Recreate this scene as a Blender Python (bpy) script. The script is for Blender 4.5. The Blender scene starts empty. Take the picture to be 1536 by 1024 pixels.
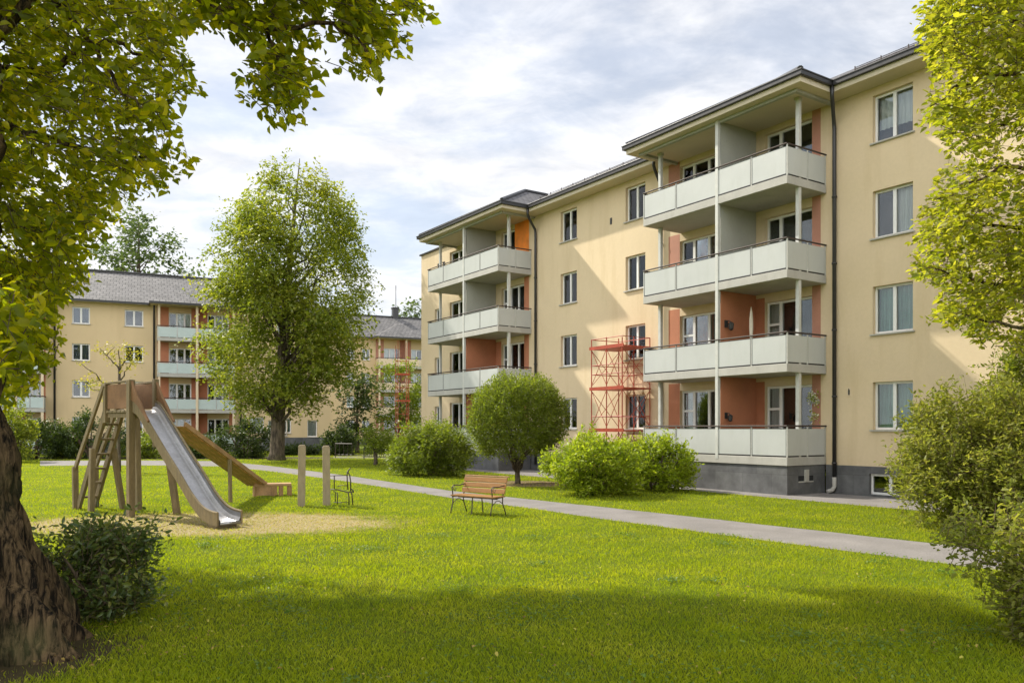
import bpy, math, random
import numpy as np
from mathutils import Vector, noise as mnoise

random.seed(7)
RNG = np.random.default_rng(11)
SC = bpy.context.scene
COL = SC.collection
F, CXP, HY, CAMZ = 1197.14, 768.0, 640.6, 2.0      # photograph pixels: focal length, centre, horizon; eye height in metres


def P(x, y, d):
    """world point seen at photograph pixel (x, y) at forward distance d"""
    return Vector(((x - CXP) / F * d, d, CAMZ - (y - HY) / F * d))


def G(x, y):
    """point of the level ground seen at pixel (x, y)"""
    d = CAMZ * F / (y - HY)
    return Vector(((x - CXP) / F * d, d, 0.0))


# ------------------------------------------------------------------ materials
MATS = {}


def nodes_of(name):
    m = bpy.data.materials.new(name)
    m.use_nodes = True
    nt = m.node_tree
    nt.nodes.clear()
    out = nt.nodes.new('ShaderNodeOutputMaterial')
    MATS[name] = m
    return m, nt, out


def N(nt, kind, **kw):
    n = nt.nodes.new(kind)
    for k, v in kw.items():
        if hasattr(n, k):
            setattr(n, k, v)
        else:
            n.inputs[k.replace('_', ' ')].default_value = v
    return n


def L(nt, a, b):
    nt.links.new(a, b)


def c4(c):
    return (c[0], c[1], c[2], 1.0)


def surf(name, col, rough=0.7, var=0.15, vscale=1.5, bump=0.0, bscale=40.0, metal=0.0, spec=0.4, fine=0.08, fscale=30.0,
         stretch=(1, 1, 1), stain=None):
    """a painted / mineral / wooden surface: base colour broken up by two scales of noise, noise bump"""
    m, nt, out = nodes_of(name)
    tc = N(nt, 'ShaderNodeTexCoord')
    mp = N(nt, 'ShaderNodeMapping')
    mp.inputs['Scale'].default_value = stretch
    L(nt, tc.outputs['Object'], mp.inputs['Vector'])
    n1 = N(nt, 'ShaderNodeTexNoise', Scale=vscale, Detail=6.0, Roughness=0.6)
    n2 = N(nt, 'ShaderNodeTexNoise', Scale=fscale, Detail=4.0, Roughness=0.7)
    for n in (n1, n2):
        L(nt, mp.outputs['Vector'], n.inputs['Vector'])
    r1 = N(nt, 'ShaderNodeMapRange')
    r1.inputs['From Min'].default_value = 0.3
    r1.inputs['From Max'].default_value = 0.7
    r1.inputs['To Min'].default_value = 1 - var
    r1.inputs['To Max'].default_value = 1 + var
    L(nt, n1.outputs['Fac'], r1.inputs['Value'])
    r2 = N(nt, 'ShaderNodeMapRange')
    r2.inputs['From Min'].default_value = 0.3
    r2.inputs['From Max'].default_value = 0.7
    r2.inputs['To Min'].default_value = 1 - fine
    r2.inputs['To Max'].default_value = 1 + fine
    L(nt, n2.outputs['Fac'], r2.inputs['Value'])
    mul = N(nt, 'ShaderNodeMath', operation='MULTIPLY')
    L(nt, r1.outputs[0], mul.inputs[0])
    L(nt, r2.outputs[0], mul.inputs[1])
    hsv = N(nt, 'ShaderNodeHueSaturation')
    hsv.inputs['Color'].default_value = c4(col)
    L(nt, mul.outputs[0], hsv.inputs['Value'])
    colsock = hsv.outputs['Color']
    if stain:
        sc, stcol, amt = stain
        mp2 = N(nt, 'ShaderNodeMapping')
        mp2.inputs['Scale'].default_value = sc
        L(nt, tc.outputs['Object'], mp2.inputs['Vector'])
        n3 = N(nt, 'ShaderNodeTexNoise', Scale=1.0, Detail=5.0, Roughness=0.65)
        L(nt, mp2.outputs[0], n3.inputs['Vector'])
        r3 = N(nt, 'ShaderNodeMapRange')
        r3.inputs['From Min'].default_value = 0.52
        r3.inputs['From Max'].default_value = 0.78
        r3.inputs['To Max'].default_value = amt
        L(nt, n3.outputs['Fac'], r3.inputs['Value'])
        mx = N(nt, 'ShaderNodeMix', data_type='RGBA')
        L(nt, r3.outputs[0], mx.inputs['Factor'])
        L(nt, colsock, mx.inputs[6])
        mx.inputs[7].default_value = c4(stcol)
        colsock = mx.outputs[2]
    b = N(nt, 'ShaderNodeBsdfPrincipled')
    L(nt, colsock, b.inputs['Base Color'])
    rr = N(nt, 'ShaderNodeMapRange')
    rr.inputs['To Min'].default_value = max(0.02, rough - 0.1)
    rr.inputs['To Max'].default_value = min(1, rough + 0.1)
    L(nt, n1.outputs['Fac'], rr.inputs['Value'])
    L(nt, rr.outputs[0], b.inputs['Roughness'])
    b.inputs['Metallic'].default_value = metal
    b.inputs['Specular IOR Level'].default_value = spec
    if bump:
        nb = N(nt, 'ShaderNodeTexNoise', Scale=bscale, Detail=5.0, Roughness=0.65)
        L(nt, mp.outputs['Vector'], nb.inputs['Vector'])
        bp = N(nt, 'ShaderNodeBump', Strength=bump, Distance=0.02)
        L(nt, nb.outputs['Fac'], bp.inputs['Height'])
        L(nt, bp.outputs[0], b.inputs['Normal'])
    L(nt, b.outputs[0], out.inputs['Surface'])
    return m


def leafmat(name, cols, trans=0.35, rough=0.5, patch=0.0, pscale=0.6, tint=(1.0, 1.0, 0.55), spec=0.35):
    """leaf: per-leaf hue from Random Per Island, diffuse + gloss + light passing through"""
    m, nt, out = nodes_of(name)
    geo = N(nt, 'ShaderNodeNewGeometry')
    ramp = N(nt, 'ShaderNodeValToRGB')
    els = ramp.color_ramp.elements
    while len(els) < len(cols):
        els.new(0.5)
    for i, c in enumerate(cols):
        els[i].position = i / max(1, len(cols) - 1)
        els[i].color = c4(c)
    fac = geo.outputs['Random Per Island']
    if patch:
        tc = N(nt, 'ShaderNodeTexCoord')
        nz = N(nt, 'ShaderNodeTexNoise', Scale=pscale, Detail=3.0)
        L(nt, tc.outputs['Object'], nz.inputs['Vector'])
        rg = N(nt, 'ShaderNodeMapRange')
        rg.inputs['From Min'].default_value = 0.3
        rg.inputs['From Max'].default_value = 0.7
        L(nt, nz.outputs['Fac'], rg.inputs['Value'])
        mx = N(nt, 'ShaderNodeMix', data_type='FLOAT')
        mx.inputs['Factor'].default_value = patch
        L(nt, fac, mx.inputs[2])
        L(nt, rg.outputs[0], mx.inputs[3])
        fac = mx.outputs[0]
    L(nt, fac, ramp.inputs['Fac'])
    b = N(nt, 'ShaderNodeBsdfPrincipled')
    L(nt, ramp.outputs['Color'], b.inputs['Base Color'])
    b.inputs['Roughness'].default_value = rough
    b.inputs['Specular IOR Level'].default_value = spec
    t = N(nt, 'ShaderNodeBsdfTranslucent')
    tm = N(nt, 'ShaderNodeMix', data_type='RGBA', blend_type='MULTIPLY')
    tm.inputs['Factor'].default_value = 1.0
    L(nt, ramp.outputs['Color'], tm.inputs[6])
    tm.inputs[7].default_value = c4(tuple(2.3 * x for x in tint))
    L(nt, tm.outputs[2], t.inputs['Color'])
    mix = N(nt, 'ShaderNodeMixShader')
    mix.inputs[0].default_value = trans
    L(nt, b.outputs[0], mix.inputs[1])
    L(nt, t.outputs[0], mix.inputs[2])
    L(nt, mix.outputs[0], out.inputs['Surface'])
    return m


surf('plaster', (0.63, 0.505, 0.33), 0.85, var=0.045, vscale=0.35, bump=0.12, bscale=90, fine=0.03, fscale=12,
     stain=((1.3, 1.3, 0.18), (0.48, 0.36, 0.20), 0.5), spec=0.2)
surf('plaster_far', (0.60, 0.46, 0.27), 0.85, var=0.05, vscale=0.3, fine=0.03, stain=((1.0, 1.0, 0.15), (0.46, 0.34, 0.19), 0.35), spec=0.2)
surf('cream_paint', (0.62, 0.50, 0.34), 0.8, var=0.06)
surf('soffit_paint', (0.56, 0.49, 0.36), 0.8, var=0.05, vscale=0.8)
surf('orange_paint', (0.42, 0.165, 0.085), 0.75, var=0.12, vscale=1.2, bump=0.06, stain=((1.5, 1.5, 0.5), (0.5, 0.2, 0.07), 0.35))
surf('sunlit_orange_paint', (0.75, 0.22, 0.02), 0.6, var=0.25, vscale=2.0)  # sunlit patch on the orange wall, put into the paint colour
surf('rose_paint', (0.42, 0.20, 0.135), 0.75, var=0.1)
surf('grey_paint', (0.36, 0.36, 0.31), 0.75, var=0.06)
surf('white_frame', (0.74, 0.73, 0.70), 0.35, var=0.04)
surf('panel', (0.46, 0.47, 0.445), 0.4, var=0.05, vscale=0.7, fine=0.02, stain=((2.5, 2.5, 0.5), (0.36, 0.37, 0.33), 0.4), spec=0.5)
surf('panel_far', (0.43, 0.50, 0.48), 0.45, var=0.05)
surf('concrete', (0.40, 0.385, 0.345), 0.8, var=0.1, vscale=2.0, bump=0.1, stain=((2, 2, 0.6), (0.28, 0.26, 0.22), 0.5))
surf('post_paint', (0.50, 0.50, 0.46), 0.5, var=0.08, vscale=4)
surf('dark_metal', (0.026, 0.025, 0.025), 0.42, var=0.2, vscale=6, spec=0.5)
surf('rail_metal', (0.06, 0.045, 0.038), 0.6, var=0.2, vscale=5, spec=0.2)
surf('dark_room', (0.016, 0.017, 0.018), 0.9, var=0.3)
surf('curtain_green', (0.27, 0.44, 0.38), 0.9, var=0.25, vscale=2.0, stretch=(14, 14, 0.6), fine=0.2)
surf('curtain_white', (0.78, 0.78, 0.76), 0.9, var=0.15, vscale=2.0, stretch=(14, 14, 0.6), fine=0.15)
surf('curtain_blue', (0.10, 0.13, 0.20), 0.9, var=0.3, vscale=2.0, stretch=(14, 14, 0.6), fine=0.2)
surf('curtain_red_reflection', (0.42, 0.10, 0.05), 0.9, var=0.35, vscale=3.0, fine=0.3)  # red reflections in the balcony glass, coloured into a curtain
surf('scaffold_red', (0.36, 0.06, 0.028), 0.5, var=0.25, vscale=4, stain=((3, 3, 3), (0.25, 0.09, 0.05), 0.6))
surf('path_concrete', (0.21, 0.195, 0.185), 0.9, var=0.16, vscale=0.9, bump=0.35, bscale=60, fine=0.2, fscale=30,
     stain=((0.8, 0.8, 0.8), (0.13, 0.12, 0.105), 0.6), spec=0.2)
surf('slide_steel', (0.40, 0.40, 0.41), 0.36, var=0.12, vscale=3, metal=0.85, fine=0.12, fscale=20, stretch=(1, 1, 1),
     stain=((3, 3, 1.5), (0.24, 0.22, 0.20), 0.6))
surf('old_wood', (0.20, 0.15, 0.075), 0.75, var=0.25, vscale=3, bump=0.35, bscale=18, fine=0.2, fscale=14, stretch=(6, 6, 0.8),
     stain=((4, 4, 1), (0.13, 0.11, 0.075), 0.7))
surf('red_wood', (0.22, 0.115, 0.05), 0.7, var=0.25, vscale=3, bump=0.2, fine=0.15, stain=((3, 3, 3), (0.22, 0.13, 0.07), 0.6))
surf('tan_wood', (0.38, 0.225, 0.105), 0.7, var=0.25, vscale=3, bump=0.2, fine=0.2, stain=((5, 5, 5), (0.22, 0.15, 0.08), 0.6))
surf('bench_wood', (0.29, 0.14, 0.036), 0.45, var=0.18, vscale=2, bump=0.1, fine=0.15, fscale=10, stretch=(1, 8, 8))
surf('iron', (0.055, 0.04, 0.03), 0.5, var=0.25, vscale=10, spec=0.5)
surf('weathered_post', (0.33, 0.265, 0.165), 0.85, var=0.18, vscale=3, bump=0.35, bscale=25, fine=0.15, stretch=(4, 4, 1),
     stain=((4, 4, 1.2), (0.19, 0.18, 0.14), 0.6))
surf('parasol_cloth', (0.68, 0.62, 0.50), 0.85, var=0.08)
surf('white_paint', (0.72, 0.71, 0.68), 0.6, var=0.05)
surf('twig', (0.085, 0.06, 0.038), 0.85, var=0.2)
surf('stem_brown', (0.12, 0.085, 0.05), 0.85, var=0.25)


def brickmat(name, c1, c2, mortar, bw, bh, rough=0.85, uv=False, msize=0.012, bump=0.3):
    m, nt, out = nodes_of(name)
    tc = N(nt, 'ShaderNodeTexCoord')
    if uv:
        vec = tc.outputs['UV']
    else:
        sep = N(nt, 'ShaderNodeSeparateXYZ')
        L(nt, tc.outputs['Object'], sep.inputs[0])
        add = N(nt, 'ShaderNodeMath', operation='ADD')
        L(nt, sep.outputs[0], add.inputs[0])
        L(nt, sep.outputs[1], add.inputs[1])
        cmb = N(nt, 'ShaderNodeCombineXYZ')
        L(nt, add.outputs[0], cmb.inputs[0])
        L(nt, sep.outputs[2], cmb.inputs[1])
        vec = cmb.outputs[0]
    br = N(nt, 'ShaderNodeTexBrick')
    br.inputs['Color1'].default_value = c4(c1)
    br.inputs['Color2'].default_value = c4(c2)
    br.inputs['Mortar'].default_value = c4(mortar)
    br.inputs['Scale'].default_value = 1.0
    br.inputs['Brick Width'].default_value = bw
    br.inputs['Row Height'].default_value = bh
    br.inputs['Mortar Size'].default_value = msize
    br.inputs['Mortar Smooth'].default_value = 0.3
    L(nt, vec, br.inputs['Vector'])
    nz = N(nt, 'ShaderNodeTexNoise', Scale=1.6, Detail=7.0, Roughness=0.65)
    L(nt, tc.outputs['Object'], nz.inputs['Vector'])
    rg = N(nt, 'ShaderNodeMapRange')
    rg.inputs['From Min'].default_value = 0.3
    rg.inputs['From Max'].default_value = 0.7
    rg.inputs['To Min'].default_value = 0.6
    rg.inputs['To Max'].default_value = 1.45
    L(nt, nz.outputs['Fac'], rg.inputs['Value'])
    hsv = N(nt, 'ShaderNodeHueSaturation')
    L(nt, br.outputs['Color'], hsv.inputs['Color'])
    L(nt, rg.outputs[0], hsv.inputs['Value'])
    b = N(nt, 'ShaderNodeBsdfPrincipled')
    b.inputs['Roughness'].default_value = rough
    L(nt, hsv.outputs[0], b.inputs['Base Color'])
    bp = N(nt, 'ShaderNodeBump', Strength=bump, Distance=0.03)
    inv = N(nt, 'ShaderNodeMath', operation='SUBTRACT')
    inv.inputs[0].default_value = 1.0
    L(nt, br.outputs['Fac'], inv.inputs[1])
    L(nt, inv.outputs[0], bp.inputs['Height'])
    L(nt, bp.outputs[0], b.inputs['Normal'])
    L(nt, b.outputs[0], out.inputs['Surface'])
    return m


brickmat('plinth_stone', (0.105, 0.105, 0.105), (0.085, 0.085, 0.088), (0.06, 0.06, 0.06), 1.1, 0.6, 0.75, msize=0.006, bump=0.15)
brickmat('roof_tiles', (0.105, 0.10, 0.105), (0.075, 0.072, 0.078), (0.03, 0.03, 0.03), 0.32, 0.34, 0.7, uv=True, msize=0.03, bump=0.7)
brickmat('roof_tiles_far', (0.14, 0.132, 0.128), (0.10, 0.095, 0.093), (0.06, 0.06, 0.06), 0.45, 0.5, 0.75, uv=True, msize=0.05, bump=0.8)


def glassmat():
    m, nt, out = nodes_of('window_glass')
    tr = N(nt, 'ShaderNodeBsdfTransparent')
    tr.inputs[0].default_value = (0.86, 0.89, 0.88, 1)
    gl = N(nt, 'ShaderNodeBsdfGlossy')
    gl.inputs['Roughness'].default_value = 0.015
    gl.inputs['Color'].default_value = (0.9, 0.93, 0.96, 1)
    tc = N(nt, 'ShaderNodeTexCoord')
    nz = N(nt, 'ShaderNodeTexNoise', Scale=1.3, Detail=1.0)
    L(nt, tc.outputs['Object'], nz.inputs['Vector'])
    bp = N(nt, 'ShaderNodeBump', Strength=0.06, Distance=0.05)
    L(nt, nz.outputs['Fac'], bp.inputs['Height'])
    L(nt, bp.outputs[0], gl.inputs['Normal'])
    fr = N(nt, 'ShaderNodeFresnel', IOR=1.42)
    rg = N(nt, 'ShaderNodeMapRange')
    rg.inputs['To Min'].default_value = 0.03
    rg.inputs['To Max'].default_value = 1.0
    L(nt, fr.outputs[0], rg.inputs['Value'])
    mx = N(nt, 'ShaderNodeMixShader')
    L(nt, rg.outputs[0], mx.inputs[0])
    L(nt, tr.outputs[0], mx.inputs[1])
    L(nt, gl.outputs[0], mx.inputs[2])
    L(nt, mx.outputs[0], out.inputs['Surface'])


glassmat()


def barkmat(name, c1, c2, sc=1.0):
    m, nt, out = nodes_of(name)
    tc = N(nt, 'ShaderNodeTexCoord')
    mp = N(nt, 'ShaderNodeMapping')
    mp.inputs['Scale'].default_value = (20 * sc, 20 * sc, 3.2 * sc)
    L(nt, tc.outputs['Object'], mp.inputs['Vector'])
    n1 = N(nt, 'ShaderNodeTexNoise', Scale=1.0, Detail=8.0, Roughness=0.7, Distortion=0.6)
    L(nt, mp.outputs[0], n1.inputs['Vector'])
    n2 = N(nt, 'ShaderNodeTexNoise', Scale=1.7, Detail=4.0)
    L(nt, tc.outputs['Object'], n2.inputs['Vector'])
    ramp = N(nt, 'ShaderNodeValToRGB')
    ramp.color_ramp.elements[0].position = 0.42
    ramp.color_ramp.elements[0].color = c4(c1)
    ramp.color_ramp.elements[1].position = 0.60
    ramp.color_ramp.elements[1].color = c4(c2)
    L(nt, n1.outputs['Fac'], ramp.inputs[0])
    mx = N(nt, 'ShaderNodeMix', data_type='RGBA')
    rg = N(nt, 'ShaderNodeMapRange')
    rg.inputs['From Min'].default_value = 0.5
    rg.inputs['From Max'].default_value = 0.72
    rg.inputs['To Max'].default_value = 0.45
    L(nt, n2.outputs['Fac'], rg.inputs['Value'])
    L(nt, rg.outputs[0], mx.inputs['Factor'])
    L(nt, ramp.outputs[0], mx.inputs[6])
    mx.inputs[7].default_value = (0.13, 0.13, 0.05, 1)
    b = N(nt, 'ShaderNodeBsdfPrincipled')
    b.inputs['Roughness'].default_value = 0.9
    b.inputs['Specular IOR Level'].default_value = 0.2
    L(nt, mx.outputs[2], b.inputs['Base Color'])
    bp = N(nt, 'ShaderNodeBump', Strength=1.0, Distance=0.07)
    L(nt, n1.outputs['Fac'], bp.inputs['Height'])
    L(nt, bp.outputs[0], b.inputs['Normal'])
    L(nt, b.outputs[0], out.inputs['Surface'])


barkmat('bark', (0.010, 0.007, 0.004), (0.19, 0.125, 0.065))
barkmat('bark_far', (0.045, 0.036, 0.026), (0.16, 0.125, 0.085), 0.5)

leafmat('leaf_overhead', [(0.07, 0.10, 0.004), (0.125, 0.15, 0.006), (0.20, 0.22, 0.009), (0.36, 0.32, 0.018)], 0.58, 0.42, 0.2, 0.7, tint=(1.4, 1.3, 0.22))
leafmat('leaf_sunny', [(0.11, 0.14, 0.010), (0.18, 0.20, 0.016), (0.27, 0.27, 0.028), (0.38, 0.35, 0.06)], 0.52, 0.45, 0.25, 0.9, tint=(1.0, 1.0, 0.4))
leafmat('leaf_park', [(0.07, 0.105, 0.013), (0.12, 0.155, 0.017), (0.19, 0.21, 0.026), (0.29, 0.275, 0.042)], 0.46, 0.5, 0.45, 0.35, tint=(1.0, 1.0, 0.45))
leafmat('leaf_far', [(0.05, 0.08, 0.03), (0.08, 0.12, 0.04), (0.12, 0.15, 0.06)], 0.3, 0.6, 0.3, 0.3)
leafmat('leaf_hedge_dark', [(0.025, 0.045, 0.010), (0.045, 0.07, 0.014), (0.08, 0.11, 0.022)], 0.3, 0.5, 0.4, 0.6)
leafmat('leaf_globe', [(0.075, 0.11, 0.010), (0.135, 0.175, 0.014), (0.21, 0.24, 0.03)], 0.4, 0.5, 0.3, 0.9)
leafmat('leaf_lime', [(0.13, 0.19, 0.010), (0.22, 0.28, 0.014), (0.33, 0.36, 0.03)], 0.42, 0.5, 0.3, 1.2)
leafmat('leaf_olive', [(0.085, 0.11, 0.016), (0.15, 0.175, 0.024), (0.22, 0.23, 0.04), (0.33, 0.30, 0.07)], 0.45, 0.5, 0.4, 1.0)
leafmat('leaf_glossy', [(0.04, 0.07, 0.018), (0.07, 0.105, 0.026), (0.115, 0.15, 0.036), (0.25, 0.25, 0.06)], 0.35, 0.32, 0.2, 2.0, spec=0.5)
leafmat('leaf_yellow', [(0.20, 0.20, 0.03), (0.30, 0.27, 0.04), (0.36, 0.30, 0.06)], 0.35, 0.5)
leafmat('leaf_white', [(0.6, 0.6, 0.5), (0.7, 0.68, 0.6)], 0.2, 0.6)
leafmat('leaf_fallen', [(0.16, 0.09, 0.03), (0.30, 0.22, 0.05), (0.36, 0.34, 0.05)], 0.1, 0.7)
leafmat('grass_blade', [(0.125, 0.18, 0.005), (0.19, 0.24, 0.006), (0.265, 0.295, 0.009), (0.37, 0.36, 0.04)], 0.42, 0.5, 0.5, 0.8, tint=(1.0, 1.0, 0.35))
leafmat('leaf_clover', [(0.06, 0.12, 0.012), (0.10, 0.17, 0.02), (0.17, 0.22, 0.03)], 0.3, 0.5)
leafmat('grass_dry', [(0.30, 0.25, 0.09), (0.38, 0.31, 0.13), (0.25, 0.25, 0.06)], 0.3, 0.6)


# ------------------------------------------------------------------ geometry helpers
def link(name, mesh, mats, parent=None, smooth=False):
    o = bpy.data.objects.new(name, mesh)
    COL.objects.link(o)
    for m in (mats if isinstance(mats, (list, tuple)) else [mats]):
        mesh.materials.append(MATS[m])
    if parent is not None:
        o.parent = parent
    if smooth:
        mesh.polygons.foreach_set('use_smooth', [True] * len(mesh.polygons))
    return o


def np_mesh(name, verts, faces, matidx=None):
    """verts (N,3), faces (M,k) numpy -> mesh"""
    me = bpy.data.meshes.new(name)
    verts = np.asarray(verts, dtype=np.float32)
    faces = np.asarray(faces, dtype=np.int32)
    me.vertices.add(len(verts))
    me.vertices.foreach_set('co', verts.ravel())
    k = faces.shape[1]
    me.loops.add(faces.size)
    me.loops.foreach_set('vertex_index', faces.ravel())
    me.polygons.add(len(faces))
    me.polygons.foreach_set('loop_start', np.arange(0, faces.size, k, dtype=np.int32))
    if matidx is not None:
        me.polygons.foreach_set('material_index', np.asarray(matidx, dtype=np.int32))
    me.update(calc_edges=True)
    me.validate()
    return me


class MB:
    """collects shapes for ONE mesh object"""

    def __init__(self):
        self.v, self.f, self.m, self.uv = [], [], [], {}

    def face(self, pts, mi=0, uv=None):
        b = len(self.v)
        self.v += [tuple(p) for p in pts]
        if uv:
            self.uv[len(self.f)] = uv
        self.f.append(tuple(range(b, b + len(pts))))
        self.m.append(mi)

    def box(self, a, b, mi=0):
        x0, y0, z0 = a
        x1, y1, z1 = b
        if x0 > x1: x0, x1 = x1, x0
        if y0 > y1: y0, y1 = y1, y0
        if z0 > z1: z0, z1 = z1, z0
        n = len(self.v)
        self.v += [(x0, y0, z0), (x1, y0, z0), (x1, y1, z0), (x0, y1, z0), (x0, y0, z1), (x1, y0, z1), (x1, y1, z1), (x0, y1, z1)]
        for q in ((0, 3, 2, 1), (4, 5, 6, 7), (0, 1, 5, 4), (1, 2, 6, 5), (2, 3, 7, 6), (3, 0, 4, 7)):
            self.f.append(tuple(n + i for i in q))
            self.m.append(mi)

    def bar(self, a, b, w, h=None, mi=0, up=(0, 0, 1)):
        """rectangular bar from a to b, w wide, h deep"""
        h = h or w
        a, b = Vector(a), Vector(b)
        t = (b - a).normalized()
        u = Vector(up)
        if abs(t.dot(u)) > 0.98:
            u = Vector((0, 1, 0))
        s = t.cross(u).normalized()
        u = s.cross(t)
        n = len(self.v)
        for p in (a, b):
            for i, j in ((-1, -1), (1, -1), (1, 1), (-1, 1)):
                self.v.append(tuple(p + s * (i * w / 2) + u * (j * h / 2)))
        for q in ((3, 2, 1, 0), (4, 5, 6, 7), (0, 1, 5, 4), (1, 2, 6, 5), (2, 3, 7, 6), (3, 0, 4, 7)):
            self.f.append(tuple(n + i for i in q))
            self.m.append(mi)

    def tube(self, pts, r, n=8, mi=0, cap=True):
        pts = [Vector(p) for p in pts]
        rs = r if isinstance(r, (list, tuple)) else [r] * len(pts)
        b0 = len(self.v)
        prev = None
        for i, p in enumerate(pts):
            t = (pts[min(i + 1, len(pts) - 1)] - pts[max(i - 1, 0)])
            if t.length < 1e-9:
                t = Vector((0, 0, 1))
            t.normalize()
            if prev is None:
                s = t.cross(Vector((0.3, 0.2, 1)) if abs(t.z) < 0.9 else Vector((1, 0.1, 0))).normalized()
            else:
                s = prev - t * prev.dot(t)
                s = s.normalized() if s.length > 1e-6 else t.orthogonal().normalized()
            prev = s
            q = t.cross(s)
            for k in range(n):
                a = 2 * math.pi * k / n
                self.v.append(tuple(p + (s * math.cos(a) + q * math.sin(a)) * rs[i]))
        for i in range(len(pts) - 1):
            for k in range(n):
                k2 = (k + 1) % n
                self.f.append((b0 + i * n + k, b0 + i * n + k2, b0 + (i + 1) * n + k2, b0 + (i + 1) * n + k))
                self.m.append(mi)
        if cap:
            self.f.append(tuple(b0 + k for k in range(n))[::-1])
            self.m.append(mi)
            e = b0 + (len(pts) - 1) * n
            self.f.append(tuple(e + k for k in range(n)))
            self.m.append(mi)

    def build(self, name, mats, parent=None, smooth=False, bevel=0.0):
        me = bpy.data.meshes.new(name)
        me.from_pydata(self.v, [], self.f)
        me.polygons.foreach_set('material_index', self.m)
        if self.uv:
            uvl = me.uv_layers.new(name='UVMap')
            for fi, uv in self.uv.items():
                for li, c in zip(me.polygons[fi].loop_indices, uv):
                    uvl.data[li].uv = c
        me.update()
        o = link(name, me, mats, parent)
        if smooth:
            me.polygons.foreach_set('use_smooth', [len(p.vertices) == 4 for p in me.polygons])
        if bevel:
            bv = o.modifiers.new('bevel', 'BEVEL')
            bv.width = bevel
            bv.segments = 2
            bv.limit_method = 'ANGLE'
        return o


def tag(o, label, cat, group=None, kind=None):
    o['label'] = label
    o['category'] = cat
    if group: o['group'] = group
    if kind: o['kind'] = kind
    return o


def empty(name, loc, rz=0.0, label=None, cat=None, group=None):
    o = bpy.data.objects.new(name, None)
    COL.objects.link(o)
    o.location = loc
    o.rotation_euler = (0, 0, rz)
    o.empty_display_size = 0.2
    if label: tag(o, label, cat, group)
    return o


def norm(a):
    return a / np.maximum(np.linalg.norm(a, axis=1, keepdims=True), 1e-9)


def leaf_mesh(name, pts, axes, sizes, wratio=0.6, six=True, flat=0.6, fold=0.18):
    """leaves as small folded blades; pts, axes (N,3), sizes (N,)"""
    n = len(pts)
    a = norm(np.asarray(axes, float))
    rnd = RNG.normal(size=(n, 3))
    rnd[:, 2] += flat * 2.2
    nr = rnd - a * (rnd * a).sum(1, keepdims=True)
    nr = norm(nr)
    b = np.cross(nr, a)
    s = np.asarray(sizes)[:, None]
    w = s * wratio * 0.5 * RNG.uniform(0.8, 1.2, (n, 1))
    p = np.asarray(pts)
    fo = nr * (w * fold * 2)
    if six:
        dr = nr * (-0.14 * s)
        V = np.stack([p, p + a * s * 0.28 + b * w * 0.92 + fo, p + a * s * 0.62 + b * w * 0.8 + fo + dr * 0.3, p + a * s + dr,
                      p + a * s * 0.62 - b * w * 0.8 + fo + dr * 0.3, p + a * s * 0.28 - b * w * 0.92 + fo], 1).reshape(-1, 3)
        i = np.arange(n)[:, None] * 6
        Fc = np.concatenate([i + np.array([[0, 3, 2, 1]]), i + np.array([[0, 5, 4, 3]])], 0)
    else:
        V = np.stack([p, p + a * s * 0.5 + b * w + fo, p + a * s, p + a * s * 0.5 - b * w + fo], 1).reshape(-1, 3)
        i = np.arange(n)[:, None] * 4
        Fc = i + np.array([[0, 3, 2, 1]])
    return np_mesh(name, V, Fc)


def twigs_to_leaves(start, d, length, k, spread=0.9, droop=0.25, jitter=0.35):
    """T twigs -> T*k leaf positions and axes, set alternately along each twig"""
    T = len(start)
    d = norm(d)
    rnd = RNG.normal(size=(T, 3)) * 0.35
    rnd[:, 2] += 1.0
    side = norm(np.cross(d, rnd))
    t = (np.arange(k) + 0.6) / k
    t = t[None, :, None] * RNG.uniform(0.85, 1.15, (T, k, 1))
    ln = np.asarray(length).reshape(T, 1, 1)
    pos = start[:, None, :] + d[:, None, :] * ln * t
    pos[:, :, 2] -= (droop * ln * t * t)[:, :, 0]
    sg = np.where(np.arange(k) % 2 == 0, 1.0, -1.0)[None, :, None]
    ax = d[:, None, :] * (1 - 0.35 * spread) + side[:, None, :] * sg * spread + RNG.normal(size=(T, k, 3)) * jitter
    ax[:, :, 2] -= droop
    return pos.reshape(-1, 3), ax.reshape(-1, 3)


def twig_stems(start, d, length, droop, r):
    """thin three-sided stems, one per twig, as arrays (verts, faces)"""
    T = len(start)
    d = norm(d)
    ln = np.asarray(length).reshape(T, 1)
    e1 = start + d * ln * 0.5
    e1[:, 2] -= droop * ln[:, 0] * 0.25
    e2 = start + d * ln
    e2[:, 2] -= droop * ln[:, 0]
    s = norm(np.cross(d, RNG.normal(size=(T, 3))))
    q = np.cross(d, s)
    rings = []
    for c, rr in ((start, r), (e1, r * 0.7), (e2, r * 0.3)):
        for an in (0, 2.094, 4.189):
            rings.append(c + (s * math.cos(an) + q * math.sin(an)) * rr)
    V = np.stack(rings, 1).reshape(-1, 3)
    i = np.arange(T)[:, None] * 9
    fs = []
    for lv in (0, 3):
        for k in range(3):
            k2 = (k + 1) % 3
            fs.append(i + np.array([[lv + k, lv + k2, lv + 3 + k2, lv + 3 + k]]))
    return V, np.concatenate(fs, 0)


def inpoly(x, y, poly):
    x, y = np.asarray(x), np.asarray(y)
    ins = np.zeros(len(x), bool)
    j = len(poly) - 1
    for i in range(len(poly)):
        xi, yi = poly[i]
        xj, yj = poly[j]
        c = ((yi > y) != (yj > y)) & (x < (xj - xi) * (y - yi) / ((yj - yi) or 1e-9) + xi)
        ins ^= c
        j = i
    return ins


def pw(x, y, d):
    x, y, d = map(np.asarray, (x, y, d))
    return np.stack([(x - CXP) / F * d, d, CAMZ - (y - HY) / F * d], 1)


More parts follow.
